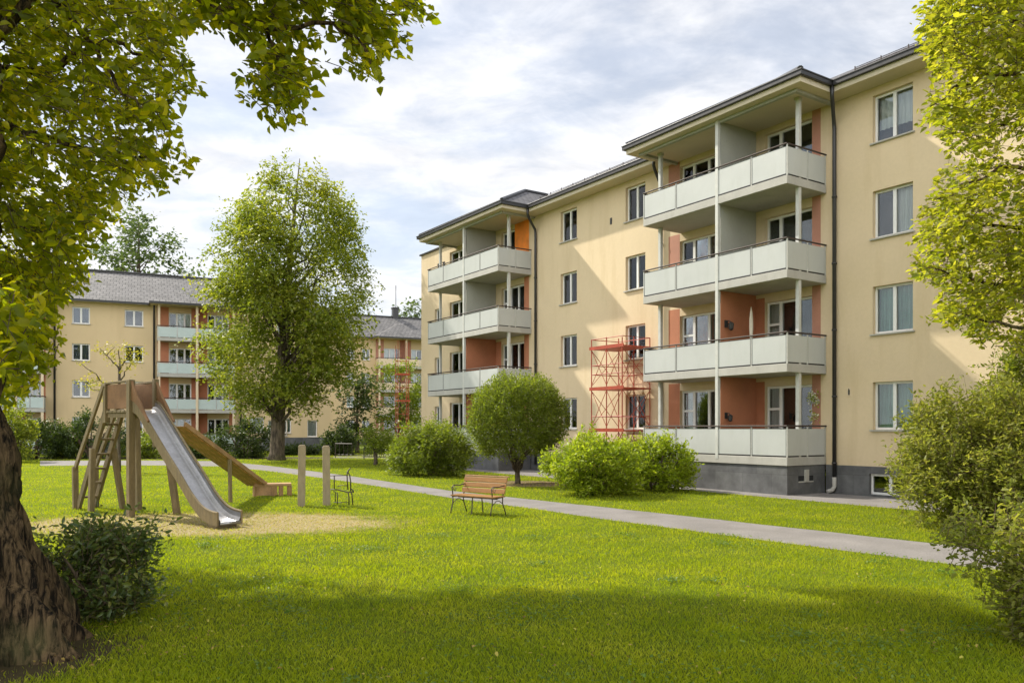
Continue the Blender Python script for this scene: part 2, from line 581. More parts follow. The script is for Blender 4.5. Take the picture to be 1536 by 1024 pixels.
# ------------------------------------------------------------------ buildings
def wall_sheet(mb, x0, x1, z0, z1, y, holes, depth=0.18, mi=0):
    xs = sorted({x0, x1, *[h[0] for h in holes], *[h[1] for h in holes]})
    zs = sorted({z0, z1, *[h[2] for h in holes], *[h[3] for h in holes]})
    xs = [x for x in xs if x0 <= x <= x1]
    zs = [z for z in zs if z0 <= z <= z1]
    for i in range(len(xs) - 1):
        for j in range(len(zs) - 1):
            xc, zc = (xs[i] + xs[i + 1]) / 2, (zs[j] + zs[j + 1]) / 2
            if any(h[0] < xc < h[1] and h[2] < zc < h[3] for h in holes):
                continue
            mb.face([(xs[i], y, zs[j]), (xs[i + 1], y, zs[j]), (xs[i + 1], y, zs[j + 1]), (xs[i], y, zs[j + 1])], mi)
    for a, b, c, d in holes:
        q = y + depth
        mb.face([(a, y, c), (a, y, d), (a, q, d), (a, q, c)], mi)
        mb.face([(b, y, c), (b, q, c), (b, q, d), (b, y, d)], mi)
        mb.face([(a, y, d), (b, y, d), (b, q, d), (a, q, d)], mi)
        mb.face([(a, y, c), (a, q, c), (b, q, c), (b, y, c)], mi)


def window(root, x0, x1, z0, z1, y, splits=(0.5,), transom=None, curtain=None, sill=True, set_in=0.13, kind='window', fw=0.065,
           cur_rng=(0.0, 1.0), cur_z=0.0, open_sash=False):
    """white frame with glass and a dark room behind; curtain material optional; transom = {pane: height fraction}"""
    yf = y + set_in
    m = MB()
    dp = 0.07
    e = 0.002
    ax, bx, az, bz = x0 + e, x1 - e, z0 + e, z1 - e
    m.box((ax, yf, az), (ax + fw, yf + dp, bz))
    m.box((bx - fw, yf, az), (bx, yf + dp, bz))
    m.box((ax + fw, yf, az), (bx - fw, yf + dp, az + fw))
    m.box((ax + fw, yf, bz - fw), (bx - fw, yf + dp, bz))
    edges = [ax + fw]
    for s in splits:
        c = ax + (bx - ax) * s
        m.box((c - fw * 0.75, yf - 0.012, az + fw), (c + fw * 0.75, yf + dp, bz - fw))
        edges += [c - fw * 0.75, c + fw * 0.75]
    edges.append(bx - fw)
    for i, fr in (transom or {}).items():
        zz = az + (bz - az) * fr
        m.box((edges[2 * i], yf - 0.006, zz - fw * 0.5), (edges[2 * i + 1], yf + dp, zz + fw * 0.5))
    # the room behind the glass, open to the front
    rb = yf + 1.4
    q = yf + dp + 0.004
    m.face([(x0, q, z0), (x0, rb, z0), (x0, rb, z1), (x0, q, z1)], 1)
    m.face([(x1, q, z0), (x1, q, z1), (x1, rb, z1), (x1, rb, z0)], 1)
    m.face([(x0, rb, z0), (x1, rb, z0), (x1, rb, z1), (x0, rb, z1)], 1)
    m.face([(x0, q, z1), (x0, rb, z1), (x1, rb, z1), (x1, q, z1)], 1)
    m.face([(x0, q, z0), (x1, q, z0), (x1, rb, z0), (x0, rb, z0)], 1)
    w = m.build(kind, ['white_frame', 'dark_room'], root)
    g = MB()
    g.box((ax + fw * 0.5, yf + 0.03, az + fw * 0.5), (bx - fw * 0.5, yf + 0.04, bz - fw * 0.5))
    gp = g.build('pane', 'window_glass', w)
    if curtain:
        c = MB()
        n = 40
        cx0, cx1 = ax + (bx - ax) * cur_rng[0], ax + (bx - ax) * cur_rng[1]
        zb = az + (bz - az) * cur_z
        yc = yf + dp + 0.1
        pv = None
        ph = random.random() * 6
        for i in range(n + 1):
            xx = cx0 + (cx1 - cx0) * i / n
            yy = yc + 0.03 * math.sin(i * 1.35 + ph) + 0.012 * math.sin(i * 2.9 + ph)
            if pv:
                c.face([(pv[0], pv[1], zb), (xx, yy, zb), (xx, yy, bz), (pv[0], pv[1], bz)])
            pv = (xx, yy)
        c.build('curtain', curtain, w, smooth=True)
    if sill:
        s = MB()
        s.box((x0 - 0.06, y - 0.07, z0 - 0.045), (x1 + 0.06, yf - 0.002, z0 - 0.003))
        s.build('sill', 'concrete', w)
    return w


def slope_uv(pts):
    """uv along the eave (first edge) and up the slope"""
    a, b = Vector(pts[0]), Vector(pts[1])
    e = (b - a).normalized()
    nrm = (b - a).cross(Vector(pts[2]) - a).normalized()
    up = nrm.cross(e)
    return [((Vector(p) - a).dot(e), (Vector(p) - a).dot(up)) for p in pts]


def roof_poly(mb, pts, mi=0):
    mb.face(pts, mi, slope_uv(pts))


def balcony(root, xl, xr, xm, w, rail_z, divs, panel='panel', slab='concrete', detail=True, hgt=0.92, parapet=0.0):
    """cantilevered slab with panels and a handrail"""
    zt = rail_z - hgt
    b = MB()
    b.box((xl, 0.0, zt - 0.25), (xr, w - 0.004, zt))
    o = b.build('balcony', [slab], root, bevel=0.012 if detail else 0)
    z0, z1 = zt + 0.045, rail_z - 0.085
    g = 0.035
    xs = [xl + 0.02, *divs, xr - 0.02]
    for i in range(len(xs) - 1):
        p = MB()
        pa, pb = xs[i] + g, xs[i + 1] - g
        p.box((pa, 0.012, z0), (pb, 0.034, z1))
        if detail:
            t = 0.016
            for q0, q1 in (((pa - t, 0.006, z0 - t * 1.6), (pb + t, 0.03, z0)), ((pa - t, 0.006, z1), (pb + t, 0.03, z1 + t)), ((pa - t, 0.006, z0), (pa, 0.03, z1)), ((pb, 0.006, z0), (pb + t, 0.03, z1))):
                p.box(q0, q1, 1)
        p.build('balustrade_panel', [panel, 'dark_metal'], o)
    ys = [0.02, w * 0.52, w - 0.03] if detail else [0.02, w - 0.03]
    for side in (xl, xr):
        s = 1 if side == xl else -1
        for i in range(len(ys) - 1):
            p = MB()
            p.box((side + s * 0.012, ys[i] + g, z0), (side + s * 0.034, ys[i + 1] - g, z1))
            p.build('balustrade_panel', panel, o)
    h = MB()
    r = 0.026 if detail else 0.035
    h.tube([(xl + 0.01, w - 0.01, rail_z), (xl + 0.01, 0.0, rail_z), (xr - 0.01, 0.0, rail_z), (xr - 0.01, w - 0.01, rail_z)], r, 8)
    h.build('handrail', 'rail_metal', o)
    st = MB()
    for x in xs:
        st.box((x - 0.018, 0.008, zt - 0.0), (x + 0.018, 0.04, rail_z - 0.02))
    if detail:
        for side in (xl + 0.025, xr - 0.025):
            for yy in ys[1:]:
                st.box((side - 0.016, yy - 0.018, zt), (side + 0.016, yy + 0.018, rail_z - 0.02))
        # dark strips added behind the panel gaps to stand in for their shade
        st.box((xl + 0.05, 0.042, zt + 0.001), (xr - 0.05, 0.05, z0 + 0.02), 1)
        for side, s in ((xl, 1), (xr, -1)):
            st.box((side + s * 0.044, 0.06, zt + 0.001), (side + s * 0.052, w - 0.03, z0 + 0.02), 1)
    st.build('rail_posts', ['post_paint', 'dark_metal'], o)
    return o


def downpipe(root, pts, r=0.055):
    m = MB()
    m.tube(pts, r, 10)
    a = Vector(pts[-2])
    b = Vector(pts[-1])
    z = min(a.z, b.z) + 0.6
    top = max(p[2] for p in pts[-2:])
    while z < top - 0.2:
        m.tube([(pts[-2][0], pts[-2][1], z), (pts[-2][0], pts[-2][1], z + 0.05)], r * 1.35, 10)
        z += 2.0
    return m.build('downpipe', 'dark_metal', root, smooth=True)


def eave(root, x0, x1, y, zg, wall_y, name='gutter'):
    """straight gutter + fascia + soffit along the wall between two bays"""
    m = MB()
    m.box((x0, y - 0.11, zg - 0.15), (x1, y, zg))
    m.box((x0, y - 0.13, zg - 0.03), (x1, y - 0.112, zg + 0.012))
    return m.build(name, 'dark_metal', root, bevel=0.02)


HW = 2.754   # storey height
WY = 1.865   # the main wall lies this far behind the balcony fronts
EZ = 12.10   # gutter top
SZ = 11.80   # soffit
RPITCH = math.tan(math.radians(27))
OH = 0.72


def bay_top(root, xl, xr, yf, wy, oh, ez, sz, tiles, pitch):
    """hipped roof, gutter, fascia, soffit and beam above a stack of balconies"""
    ye = wy - oh
    hw = (xr - xl) / 2
    h = hw * pitch
    xm = (xl + xr) / 2
    z = ez + 0.02
    r = MB()
    A, B = (xl, yf, z), (xr, yf, z)
    Pk, Q = (xm, yf + hw, z + h), (xm, ye + hw, z + h)
    C, D = (xl, ye, z), (xr, ye, z)
    roof_poly(r, [A, B, Pk])
    roof_poly(r, [B, D, Q, Pk])
    roof_poly(r, [C, A, Pk, Q])
    ro = r.build('bay_roof', tiles, root)
    rc = MB()
    for a, b in ((A, Pk), (B, Pk), (Pk, Q)):
        rc.tube([Vector(a) + Vector((0, 0, 0.03)), Vector(b) + Vector((0, 0, 0.03))], 0.09, 8)
    rc.build('ridge_caps', 'dark_metal', ro)
    g = MB()
    for dz0, dz1, off in ((-0.15, 0.0, 0.11), (-0.03, 0.012, 0.13)):
        o0 = 0.0 if off == 0.11 else 0.112
        g.box((xl - off, yf - off, ez + dz0), (xr + off, yf - o0, ez + dz1))
        g.box((xl - off, yf - o0, ez + dz0), (xl - o0, ye, ez + dz1))
        g.box((xr + o0, yf - o0, ez + dz0), (xr + off, ye, ez + dz1))
    g.build('gutter', 'dark_metal', root, bevel=0.02)
    s = MB()
    s.box((xl, yf, sz), (xr, wy - 0.004, sz + 0.03))
    s.box((xl, yf, sz + 0.032), (xr, yf + 0.03, ez - 0.02))
    s.box((xl, yf + 0.032, sz + 0.032), (xl + 0.03, wy - 0.01, ez - 0.02))
    s.box((xr - 0.03, yf + 0.032, sz + 0.032), (xr, wy - 0.01, ez - 0.02))
    s.build('soffit', 'soffit_paint', root)


def make_main():
    th = math.radians(33.578)
    rz = math.atan2(-math.cos(th), math.sin(th))
    root = empty('apartment_building', (8.041, 23.316, 0), rz,
                 'large yellow apartment block with two stacks of grey panelled balconies right of the lawn', 'apartment building')
    x0, x1 = -26.96, 17.0
    holes, wins = [], []

    def hole(a, b, c, d, **kw):
        holes.append((a, b, c, d))
        wins.append((a, b, c, d, kw))

    cur_r = [dict(curtain='curtain_green'), dict(curtain='curtain_green'), dict(curtain='curtain_white', cur_rng=(0.0, 1.0), cur_z=0.0), dict(curtain='curtain_white', cur_z=0.0, cur_rng=(0, .95))]
    for k in range(4):
        zb = 1.93 + HW * k
        kw = [dict(curtain='curtain_green'), dict(curtain='curtain_green'), dict(curtain='curtain_white', cur_rng=(0.5, 0.98)),
              dict(curtain='curtain_white', cur_rng=(0.02, 0.98), cur_z=0.3)][k]
        hole(1.517, 2.713, zb, zb + 1.37, **kw)
        hole(6.6, 7.8, zb, zb + 1.37, curtain='curtain_white')
        hole(-9.13, -7.984, zb, zb + 1.36, **[dict(), dict(curtain='curtain_blue', cur_rng=(0.5, 1)), dict(curtain='curtain_white'), dict(curtain='curtain_white')][k])
        hole(-13.43, -12.27, zb, zb + 1.36, **[dict(curtain='curtain_green', cur_rng=(0.5, 1)), dict(curtain='curtain_green'), dict(curtain='curtain_green', cur_rng=(0.1, 1)), dict()][k])
        if k < 3:
            hole(-25.3, -24.72, zb - 0.15, zb + 1.25, splits=(), curtain='curtain_blue')
        zt = 2.038 - 0.92 + HW * k
        # balcony doors: narrow sash with a transom, then two tall doors
        hole(-2.30, -0.51, zt + 0.04, zt + 2.22, kind='balcony_door', splits=(0.30, 0.68), transom={0: 0.66}, sill=False, fw=0.075,
             curtain=['curtain_white', 'curtain_white', None, None][k], cur_rng=(0.02, 0.28))
        hole(-6.14, -4.15, zt + 0.04, zt + 2.22, kind='balcony_door', splits=(0.30, 0.66), transom={0: 0.66}, sill=False, fw=0.075,
             curtain=['curtain_white', 'curtain_red_reflection', 'curtain_red_reflection', None][k], cur_rng=[(0.02, 0.28), (0.02, 0.7), (0.02, 0.5), (0, 1)][k], cur_z=0.0)
        hole(-18.3, -16.3 if k < 3 else -17.1, zt + 0.04, zt + 2.22, kind='balcony_door', splits=(0.34, 0.68) if k < 3 else (0.5,), transom={0: 0.66}, sill=False, fw=0.075,
             curtain='curtain_white', cur_rng=(0.02, 0.34))
        hole(-23.55, -21.9, zt + 0.04, zt + 2.22, kind='balcony_door', splits=(0.5,), sill=False, fw=0.075, curtain='curtain_white', cur_rng=(0.5, 1.0))
    m = MB()
    wall_sheet(m, x0, x1, 0.868, 12.02, WY, holes)
    m.face([(x0, WY, 0), (x0, WY, 12.02), (x0, WY + 12, 12.02), (x0, WY + 12, 0)])
    m.face([(x1, WY, 0), (x1, WY + 12, 0), (x1, WY + 12, 12.02), (x1, WY, 12.02)])
    m.face([(x1, WY + 12, 0), (x0, WY + 12, 0), (x0, WY + 12, 12.02), (x1, WY + 12, 12.02)])
    m.build('wall', 'plaster', root)
    for a, b, c, d, kw in wins:
        window(root, a, b, c, d, WY, **kw)
    # plinth with the basement window, and the plinths below the two balcony stacks
    pm = MB()
    py = WY - 0.025
    bh = [(1.42, 2.62, 0.06, 0.66)]
    wall_sheet(pm, 0.0, x1, -0.3, 0.868, py, bh, 0.22)
    for a, b in ((x0, -22.575), (-15.691, -6.098)):
        pm.face([(a, py, -0.3), (b, py, -0.3), (b, py, 0.868), (a, py, 0.868)])
    pm.face([(x0, py, 0.868), (x1, py, 0.868), (x1, WY, 0.868), (x0, WY, 0.868)])
    for a, b in ((-6.098, 0.0), (-22.575, -15.691)):
        pm.box((a + 0.03, 0.04, -0.3), (b - 0.03, WY - 0.03, 0.866))
    pl = pm.build('plinth', 'plinth_stone', root)
    window(root, *bh[0], py, kind='basement_window', curtain=None, sill=False, set_in=0.10)
    vent = MB()
    ys = [0.55, 1.25]
    vent.box((-0.029, ys[0], 0.36), (-0.012, ys[1], 0.40))
    vent.box((-0.029, ys[0], 0.40), (-0.024, ys[1], 0.56), 1)
    vent.box((-0.029, 0.82, 0.38), (0.03, 0.98, 0.74), 0)
    vent.build('plinth_vent', ['concrete', 'dark_room'], root)
    # bays
    for xl, xr, xm, dv, gl, gr in ((-6.098, 0.0, -2.688, (-4.5, -2.688, -1.32), -6.68, 0.66), (-22.575, -15.691, -18.839, (-20.9, -18.839, -17.3), -23.0, -14.95)):
        near = xr == 0.0
        for k in range(4):
            rzv = 2.038 + HW * k
            balcony(root, xl, xr, xm, WY, rzv, dv)
            zt = rzv - 0.92
            top = zt + HW - 0.252 if k < 3 else SZ - 0.002
            p = MB()
            grey = k >= 2
            p.box((xm - 0.03, 0.16, zt + 0.001), (xm + 0.03, WY - 0.002, top))
            p.build('partition', 'grey_paint' if grey else 'orange_paint', root)
            q = MB()
            pr = WY - 0.003
            sx0, sx1 = (-0.505, -0.2) if near else ((-16.295, -15.9) if k < 3 else (-17.095, -15.9))
            q.box((sx0, pr, zt + 0.001), (sx1, pr + 0.0025, top - 0.0))
            q.build('painted_strip', ('rose_paint' if near else 'orange_paint') if (near or k < 3) else 'sunlit_orange_paint', root)
            if near:
                q = MB()
                q.box((-6.72, pr, zt + 0.001), (-6.145, pr + 0.0025, top))
                q.build('painted_strip', 'rose_paint' if k > 1 else 'orange_paint', root)
            if not grey:
                q = MB()
                b = -2.305 if near else -18.305
                q.box((xm + 0.032, pr, zt + 0.001), (b, pr + 0.0025, top - 0.12))
                q.build('painted_strip', 'orange_paint', root)
        for px, pyy in ((xr - 0.1, 0.65), (xm, 0.05), (xl + 0.2, 0.65)):
            p = MB()
            p.box((px - 0.06, pyy - 0.06, 1.0), (px + 0.06, pyy + 0.06, SZ - 0.001))
            if pyy > 0.5:
                p.box((px - 0.085, pyy - 0.085, SZ - 0.1), (px + 0.085, pyy + 0.085, SZ - 0.003))
            p.build('post', 'post_paint', root, bevel=0.008)
        bay_top(root, gl, gr, -0.285, WY, OH, EZ, SZ, 'roof_tiles', RPITCH)
        bm = MB()
        zb = SZ - 0.09
        bm.box((xl - 0.25, 0.02, zb), (xr + 0.3, 0.14, SZ - 0.002))
        bm.box((xr + 0.18, 0.142, zb), (xr + 0.3, WY - 0.01, SZ - 0.002))
        bm.box((xl - 0.25, 0.142, zb), (xl - 0.13, WY - 0.01, SZ - 0.002))
        bm.build('beam', 'grey_paint', root)
    # the long roof
    ye = WY - OH
    z = EZ + 0.02
    yr = WY + 6.0
    zr = z + (yr - ye) * RPITCH
    yb = 2 * yr - ye
    xa, xb = x0 + 0.15, x1 + 0.6
    segs = ((-14.95, -6.68), (0.66, xb))
    r = MB()
    hl = yr - ye
    roof_poly(r, [(-14.95 - 4.0, ye + 4.0, z + 4.0 * RPITCH), (xb, ye + 4.0, z + 4.0 * RPITCH), (xb, yr, zr), (-14.95 - 4.0, yr, zr)])
    for a, b in segs:
        roof_poly(r, [(a, ye, z), (b, ye, z), (b + (3.67 if b < 0 else 0), ye + 4.0, z + 4.0 * RPITCH), (a - 3.67, ye + 4.0, z + 4.0 * RPITCH)])
    # far end: the slope starts on the wall line and is hipped
    roof_poly(r, [(xa, WY, z), (-23.0, WY, z), (-18.95, WY + 6.0, zr), (xa + 6.0, WY + 6.0, zr)])
    roof_poly(r, [(xa, yb, z), (xa, WY, z), (xa + 6.0, yr, zr)])
    roof_poly(r, [(xb, yb, z), (xa, yb, z), (xa + 6.0, yr, zr), (xb, yr, zr)])
    r.build('roof', 'roof_tiles', root)
    for a, b in segs:
        eave(root, a + 0.13 if a < -10 else a + 0.13, b - 0.13 if b < 0 else b, ye, EZ, WY)
        s = MB()
        s.box((a, ye, SZ), (b, WY - 0.004, SZ + 0.03))
        s.box((a, ye, SZ + 0.032), (b, ye + 0.03, EZ - 0.02))
        s.build('soffit', 'soffit_paint', root)
        sg = MB()
        for i in range(3):
            zz = EZ + 0.16 + 0.055 * i
            sg.tube([(a + 0.6, ye + 0.25, zz), (b - 0.6, ye + 0.25, zz)], 0.01, 5)
        n = int((b - a) / 0.8)
        for i in range(n):
            xx = a + 0.6 + i * 0.8
            sg.box((xx - 0.012, ye + 0.24, EZ + 0.1), (xx + 0.012, ye + 0.262, EZ + 0.31))
        sg.build('snow_guard', 'rail_metal', root)
    cp = MB()
    cp.box((x0 - 0.08, WY - 0.1, 12.025), (-23.2, WY + 0.2, 12.1))
    cp.box((x0 - 0.08, WY + 0.2, 12.025), (x0 + 0.12, WY + 12, 12.1))
    cp.build('coping', 'dark_metal', root)
    # downpipes
    gy = WY - 0.09
    for xg, xp in ((0.72, 0.33), (-6.72, -7.03), (-14.9, -15.25)):
        downpipe(root, [(xg, ye - 0.05, EZ - 0.12), (xg, ye - 0.05, EZ - 0.42), (xg * 0.85 + xp * 0.15, ye + 0.06, EZ - 0.56), (xp, gy - 0.02, EZ - 0.95),
                        (xp, gy, EZ - 1.12), (xp, gy, 0.3)], 0.058)
    ft = MB()
    ft.tube([(0.33, gy, 0.5), (0.33, gy, 0.22), (0.30, gy - 0.05, 0.12), (0.22, gy - 0.2, 0.06)], 0.064, 10)
    ft.build('pipe_foot', 'concrete', root, smooth=True)
    for xx, zz in ((-10.0, 10.3),):
        v = MB()
        v.box((xx - 0.05, WY - 0.03, zz), (xx + 0.05, WY - 0.001, zz + 0.26))
        v.build('air_vent', 'dark_metal', root)
    return root


def loc2w(root, p):
    c, s = math.cos(root.rotation_euler.z), math.sin(root.rotation_euler.z)
    return Vector((root.location.x + c * p[0] - s * p[1], root.location.y + s * p[0] + c * p[1], root.location.z + p[2]))


MAIN = make_main()


def make_block(name_label, p0, rz, zoff, x0, x1, cols, bays, rows, eave_z, tiles, panel, depth=11.0, plinth=0.7, wallmat='plaster_far', extra=(), pipes=(), proj=1.3,
               chimney=None, rail_z=(1.5, 2.82), accent='orange_paint'):
    """one of the further blocks: wall, windows, balcony bays, hipped roof"""
    root = empty('apartment_building', (p0[0], p0[1], zoff), rz, name_label, 'apartment building')
    holes, wins = [], []
    for a, b in cols:
        for zb in rows:
            holes.append((a, b, zb, zb + 1.3))
            wins.append((a, b, zb, zb + 1.3, dict(curtain=random.choice([None, None, 'curtain_green', 'curtain_blue']), fw=0.09)))
    for a, b, c, d in extra:
        holes.append((a, b, c, d))
        wins.append((a, b, c, d, dict(splits=(), curtain='curtain_white', fw=0.09)))
    r0, hs = rail_z
    for xl, xr in bays:
        for k in range(4):
            zt = r0 - 0.92 + hs * k
            w = (xr - xl) / 2
            for i in range(2):
                a = xl + w * i + w * 0.30
                b = xl + w * i + w * 0.88
                holes.append((a, b, zt + 0.05, zt + 2.15))
                wins.append((a, b, zt + 0.05, zt + 2.15, dict(kind='balcony_door', splits=(0.36, 0.7), sill=False, fw=0.09,
                                                              curtain=random.choice(['curtain_white', None, 'curtain_white']), cur_rng=random.choice([(0, .36), (.3, 1), (0, .7)]))))
    m = MB()
    wall_sheet(m, x0, x1, plinth, eave_z - 0.05, 0, holes)
    for xx, q in ((x0, 1), (x1, -1)):
        m.face([(xx, 0, -0.5), (xx, 0, eave_z - 0.05), (xx, depth, eave_z - 0.05), (xx, depth, -0.5)][::q])
    m.face([(x1, depth, -0.5), (x0, depth, -0.5), (x0, depth, eave_z), (x1, depth, eave_z)])
    m.build('wall', wallmat, root)
    pm = MB()
    pm.face([(x0, -0.02, -1), (x1, -0.02, -1), (x1, -0.02, plinth), (x0, -0.02, plinth)])
    pm.face([(x0, -0.02, plinth), (x1, -0.02, plinth), (x1, 0, plinth), (x0, 0, plinth)])
    for xl, xr in bays:
        pm.box((xl + 0.05, -proj + 0.06, -1), (xr - 0.05, -0.03, r0 - 0.92 - 0.26))
    pm.build('plinth', 'plinth_stone', root)
    for a, b, c, d, kw in wins:
        window(root, a, b, c, d, 0, **kw)
    t = math.tan(math.radians(28))
    oh = 0.6
    z = eave_z
    for xl, xr in bays:
        xm = (xl + xr) / 2
        for k in range(4):
            rzv = r0 + hs * k
            holder = MB()
            b = balcony(root, xl, xr, xm, proj, rzv, ((xl + xm) / 2, xm, (xm + xr) / 2), panel=panel, slab='concrete', detail=False)
            b.location = (0, -proj, 0)
            zt = rzv - 0.92
            top = zt + hs - 0.252 if k < 3 else z - 0.18
            q = MB()
            w = (xr - xl) / 2
            for i in range(2):
                a = xl + w * i
                for s0, s1 in ((a + 0.01, a + w * 0.30 - 0.004), (a + w * 0.88 + 0.004, a + w - 0.01)):
                    q = MB()
                    q.box((s0, -0.006, zt), (s1, -0.002, top))
                    q.build('painted_strip', accent, root)
            q = MB()
            q.box((xm - 0.04, -proj + 0.12, zt + 0.001), (xm + 0.04, -0.007, top))
            q.build('partition', accent, root)
        for px, yy in ((xl + 0.12, -proj + 0.1), (xm, -proj + 0.02), (xr - 0.12, -proj + 0.1)):
            p = MB()
            p.box((px - 0.09, yy - 0.08, r0 - 1.1), (px + 0.09, yy + 0.08, z - 0.16))
            p.build('post', 'cream_paint', root)
        # bay roof
        bl, br, yf, ye = xl - 0.5, xr + 0.5, -proj - 0.5, -oh
        hw = (br - bl) / 2
        r = MB()
        A, B = (bl, yf, z), (br, yf, z)
        Pk, Q = ((bl + br) / 2, yf + hw, z + hw * t), ((bl + br) / 2, ye + hw, z + hw * t)
        C, D = (bl, ye, z), (br, ye, z)
        roof_poly(r, [A, B, Pk])
        roof_poly(r, [B, D, Q, Pk])
        roof_poly(r, [C, A, Pk, Q])
        r.build('bay_roof', tiles, root)
        g = MB()
        g.box((bl - 0.1, yf - 0.1, z - 0.16), (br + 0.1, yf - 0.002, z + 0.01))
        g.box((bl - 0.1, yf, z - 0.16), (bl - 0.002, ye - 0.1, z + 0.01))
        g.box((br + 0.002, yf, z - 0.16), (br + 0.1, ye - 0.1, z + 0.01))
        g.build('gutter', 'dark_metal', root)
        s = MB()
        s.box((bl, yf, z - 0.17), (br, -0.004, z - 0.13))
        s.build('soffit', 'soffit_paint', root)
    ye, yb = -oh, depth + oh
    yr = depth / 2
    hr = (yr - ye) * t
    hl = yr - ye
    a, b = x0 - oh, x1 + oh
    r = MB()
    roof_poly(r, [(a, ye, z - 0.01), (b, ye, z - 0.01), (b - hl, yr, z + hr), (a + hl, yr, z + hr)])
    roof_poly(r, [(b, yb, z), (a, yb, z), (a + hl, yr, z + hr), (b - hl, yr, z + hr)])
    roof_poly(r, [(a, yb, z), (a, ye, z), (a + hl, yr, z + hr)])
    roof_poly(r, [(b, ye, z), (b, yb, z), (b - hl, yr, z + hr)])
    ro = r.build('roof', tiles, root)
    rc = MB()
    rc.tube([(a + hl, yr, z + hr + 0.04), (b - hl, yr, z + hr + 0.04)], 0.13, 8)
    for c in ((a, ye), (b, ye)):
        rc.tube([(c[0], c[1], z + 0.04), ((a + hl) if c[0] == a else (b - hl), yr, z + hr + 0.04)], 0.12, 8)
    rc.build('ridge_caps', 'dark_metal', ro)
    if chimney:
        c = MB()
        cx = chimney
        c.box((cx - 0.35, yr - 0.35, z + hr - 0.6), (cx + 0.35, yr + 0.35, z + hr + 1.1))
        c.box((cx - 0.42, yr - 0.42, z + hr + 1.1), (cx + 0.42, yr + 0.42, z + hr + 1.25))
        c.tube([(cx + 0.1, yr, z + hr + 1.2), (cx + 0.1, yr, z + hr + 4.0)], 0.04, 6)
        c.build('chimney', 'dark_metal', ro)
    g = MB()
    spans = []
    cur = a
    for xl, xr in sorted(bays):
        spans.append((cur, xl - 0.62))
        cur = xr + 0.62
    spans.append((cur, b))
    for p, q in spans:
        if q > p:
            g.box((p, ye - 0.1, z - 0.16), (q, ye - 0.002, z + 0.005))
    g.build('gutter', 'dark_metal', root)
    s = MB()
    for p, q in spans:
        if q > p:
            s.box((p, ye, z - 0.17), (q, -0.004, z - 0.13))
    s.build('soffit', 'soffit_paint', root)
    for xx in pipes:
        pmb = MB()
        pmb.tube([(xx, -oh - 0.05, z - 0.1), (xx, -oh - 0.05, z - 0.3), (xx, -0.1, z - 0.9), (xx, -0.1, -0.2)], 0.075, 8)
        pmb.build('downpipe', 'dark_metal', root, smooth=True)
    return root


dB = Vector((2532, 1197)).normalized()
RZB = math.atan2(dB.y, dB.x)
pB = Vector(((294 - CXP) / F * 65, 65))


def sB(px, off=0.0, p0=pB):
    """local x along a far facade for photograph column px (off = distance of the plane behind the facade)"""
    k = (px - CXP) / F
    ox, oy = p0.x - dB.y * off, p0.y + dB.x * off
    return (k * oy - ox) / (dB.x - k * dB.y)


bl, br = sB(236, -1.3), sB(353, -1.3)
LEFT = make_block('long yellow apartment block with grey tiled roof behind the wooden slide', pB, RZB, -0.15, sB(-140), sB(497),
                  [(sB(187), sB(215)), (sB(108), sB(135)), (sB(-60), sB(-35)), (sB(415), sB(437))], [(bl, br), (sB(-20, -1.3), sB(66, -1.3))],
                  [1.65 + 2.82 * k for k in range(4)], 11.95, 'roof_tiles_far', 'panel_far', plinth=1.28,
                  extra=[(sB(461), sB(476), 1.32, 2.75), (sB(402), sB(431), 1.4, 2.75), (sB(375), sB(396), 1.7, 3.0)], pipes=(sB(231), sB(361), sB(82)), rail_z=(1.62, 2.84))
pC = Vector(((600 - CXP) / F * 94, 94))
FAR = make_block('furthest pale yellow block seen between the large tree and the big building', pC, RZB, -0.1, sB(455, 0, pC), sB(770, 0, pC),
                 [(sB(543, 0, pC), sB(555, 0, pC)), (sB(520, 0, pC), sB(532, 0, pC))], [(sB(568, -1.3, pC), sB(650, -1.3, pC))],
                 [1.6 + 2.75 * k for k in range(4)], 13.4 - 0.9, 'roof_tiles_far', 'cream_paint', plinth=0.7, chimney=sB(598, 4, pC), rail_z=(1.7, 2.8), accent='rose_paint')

# ------------------------------------------------------------------ camera
cam = bpy.data.cameras.new('camera')
co = bpy.data.objects.new('camera', cam)
COL.objects.link(co)
cam.sensor_width = 36
cam.lens = F / 1536 * 36
cam.shift_y = (HY - 512) / 1536
cam.clip_end = 6000
cam.clip_start = 0.05
co.location = (0, 0, CAMZ)
co.rotation_euler = (math.radians(90), 0, 0)
SC.camera = co

# ------------------------------------------------------------------ light and sky
SUN = Vector((-0.816 * math.cos(math.radians(42)), 0.578 * math.cos(math.radians(42)), math.sin(math.radians(42))))
sl = bpy.data.lights.new('sun', 'SUN')
sl.energy = 3.5
sl.angle = math.radians(1.0)
sl.color = (1.0, 0.935, 0.82)
so = bpy.data.objects.new('sun', sl)
COL.objects.link(so)
so.rotation_euler = SUN.to_track_quat('Z', 'Y').to_euler()
so.location = (-30, 20, 40)

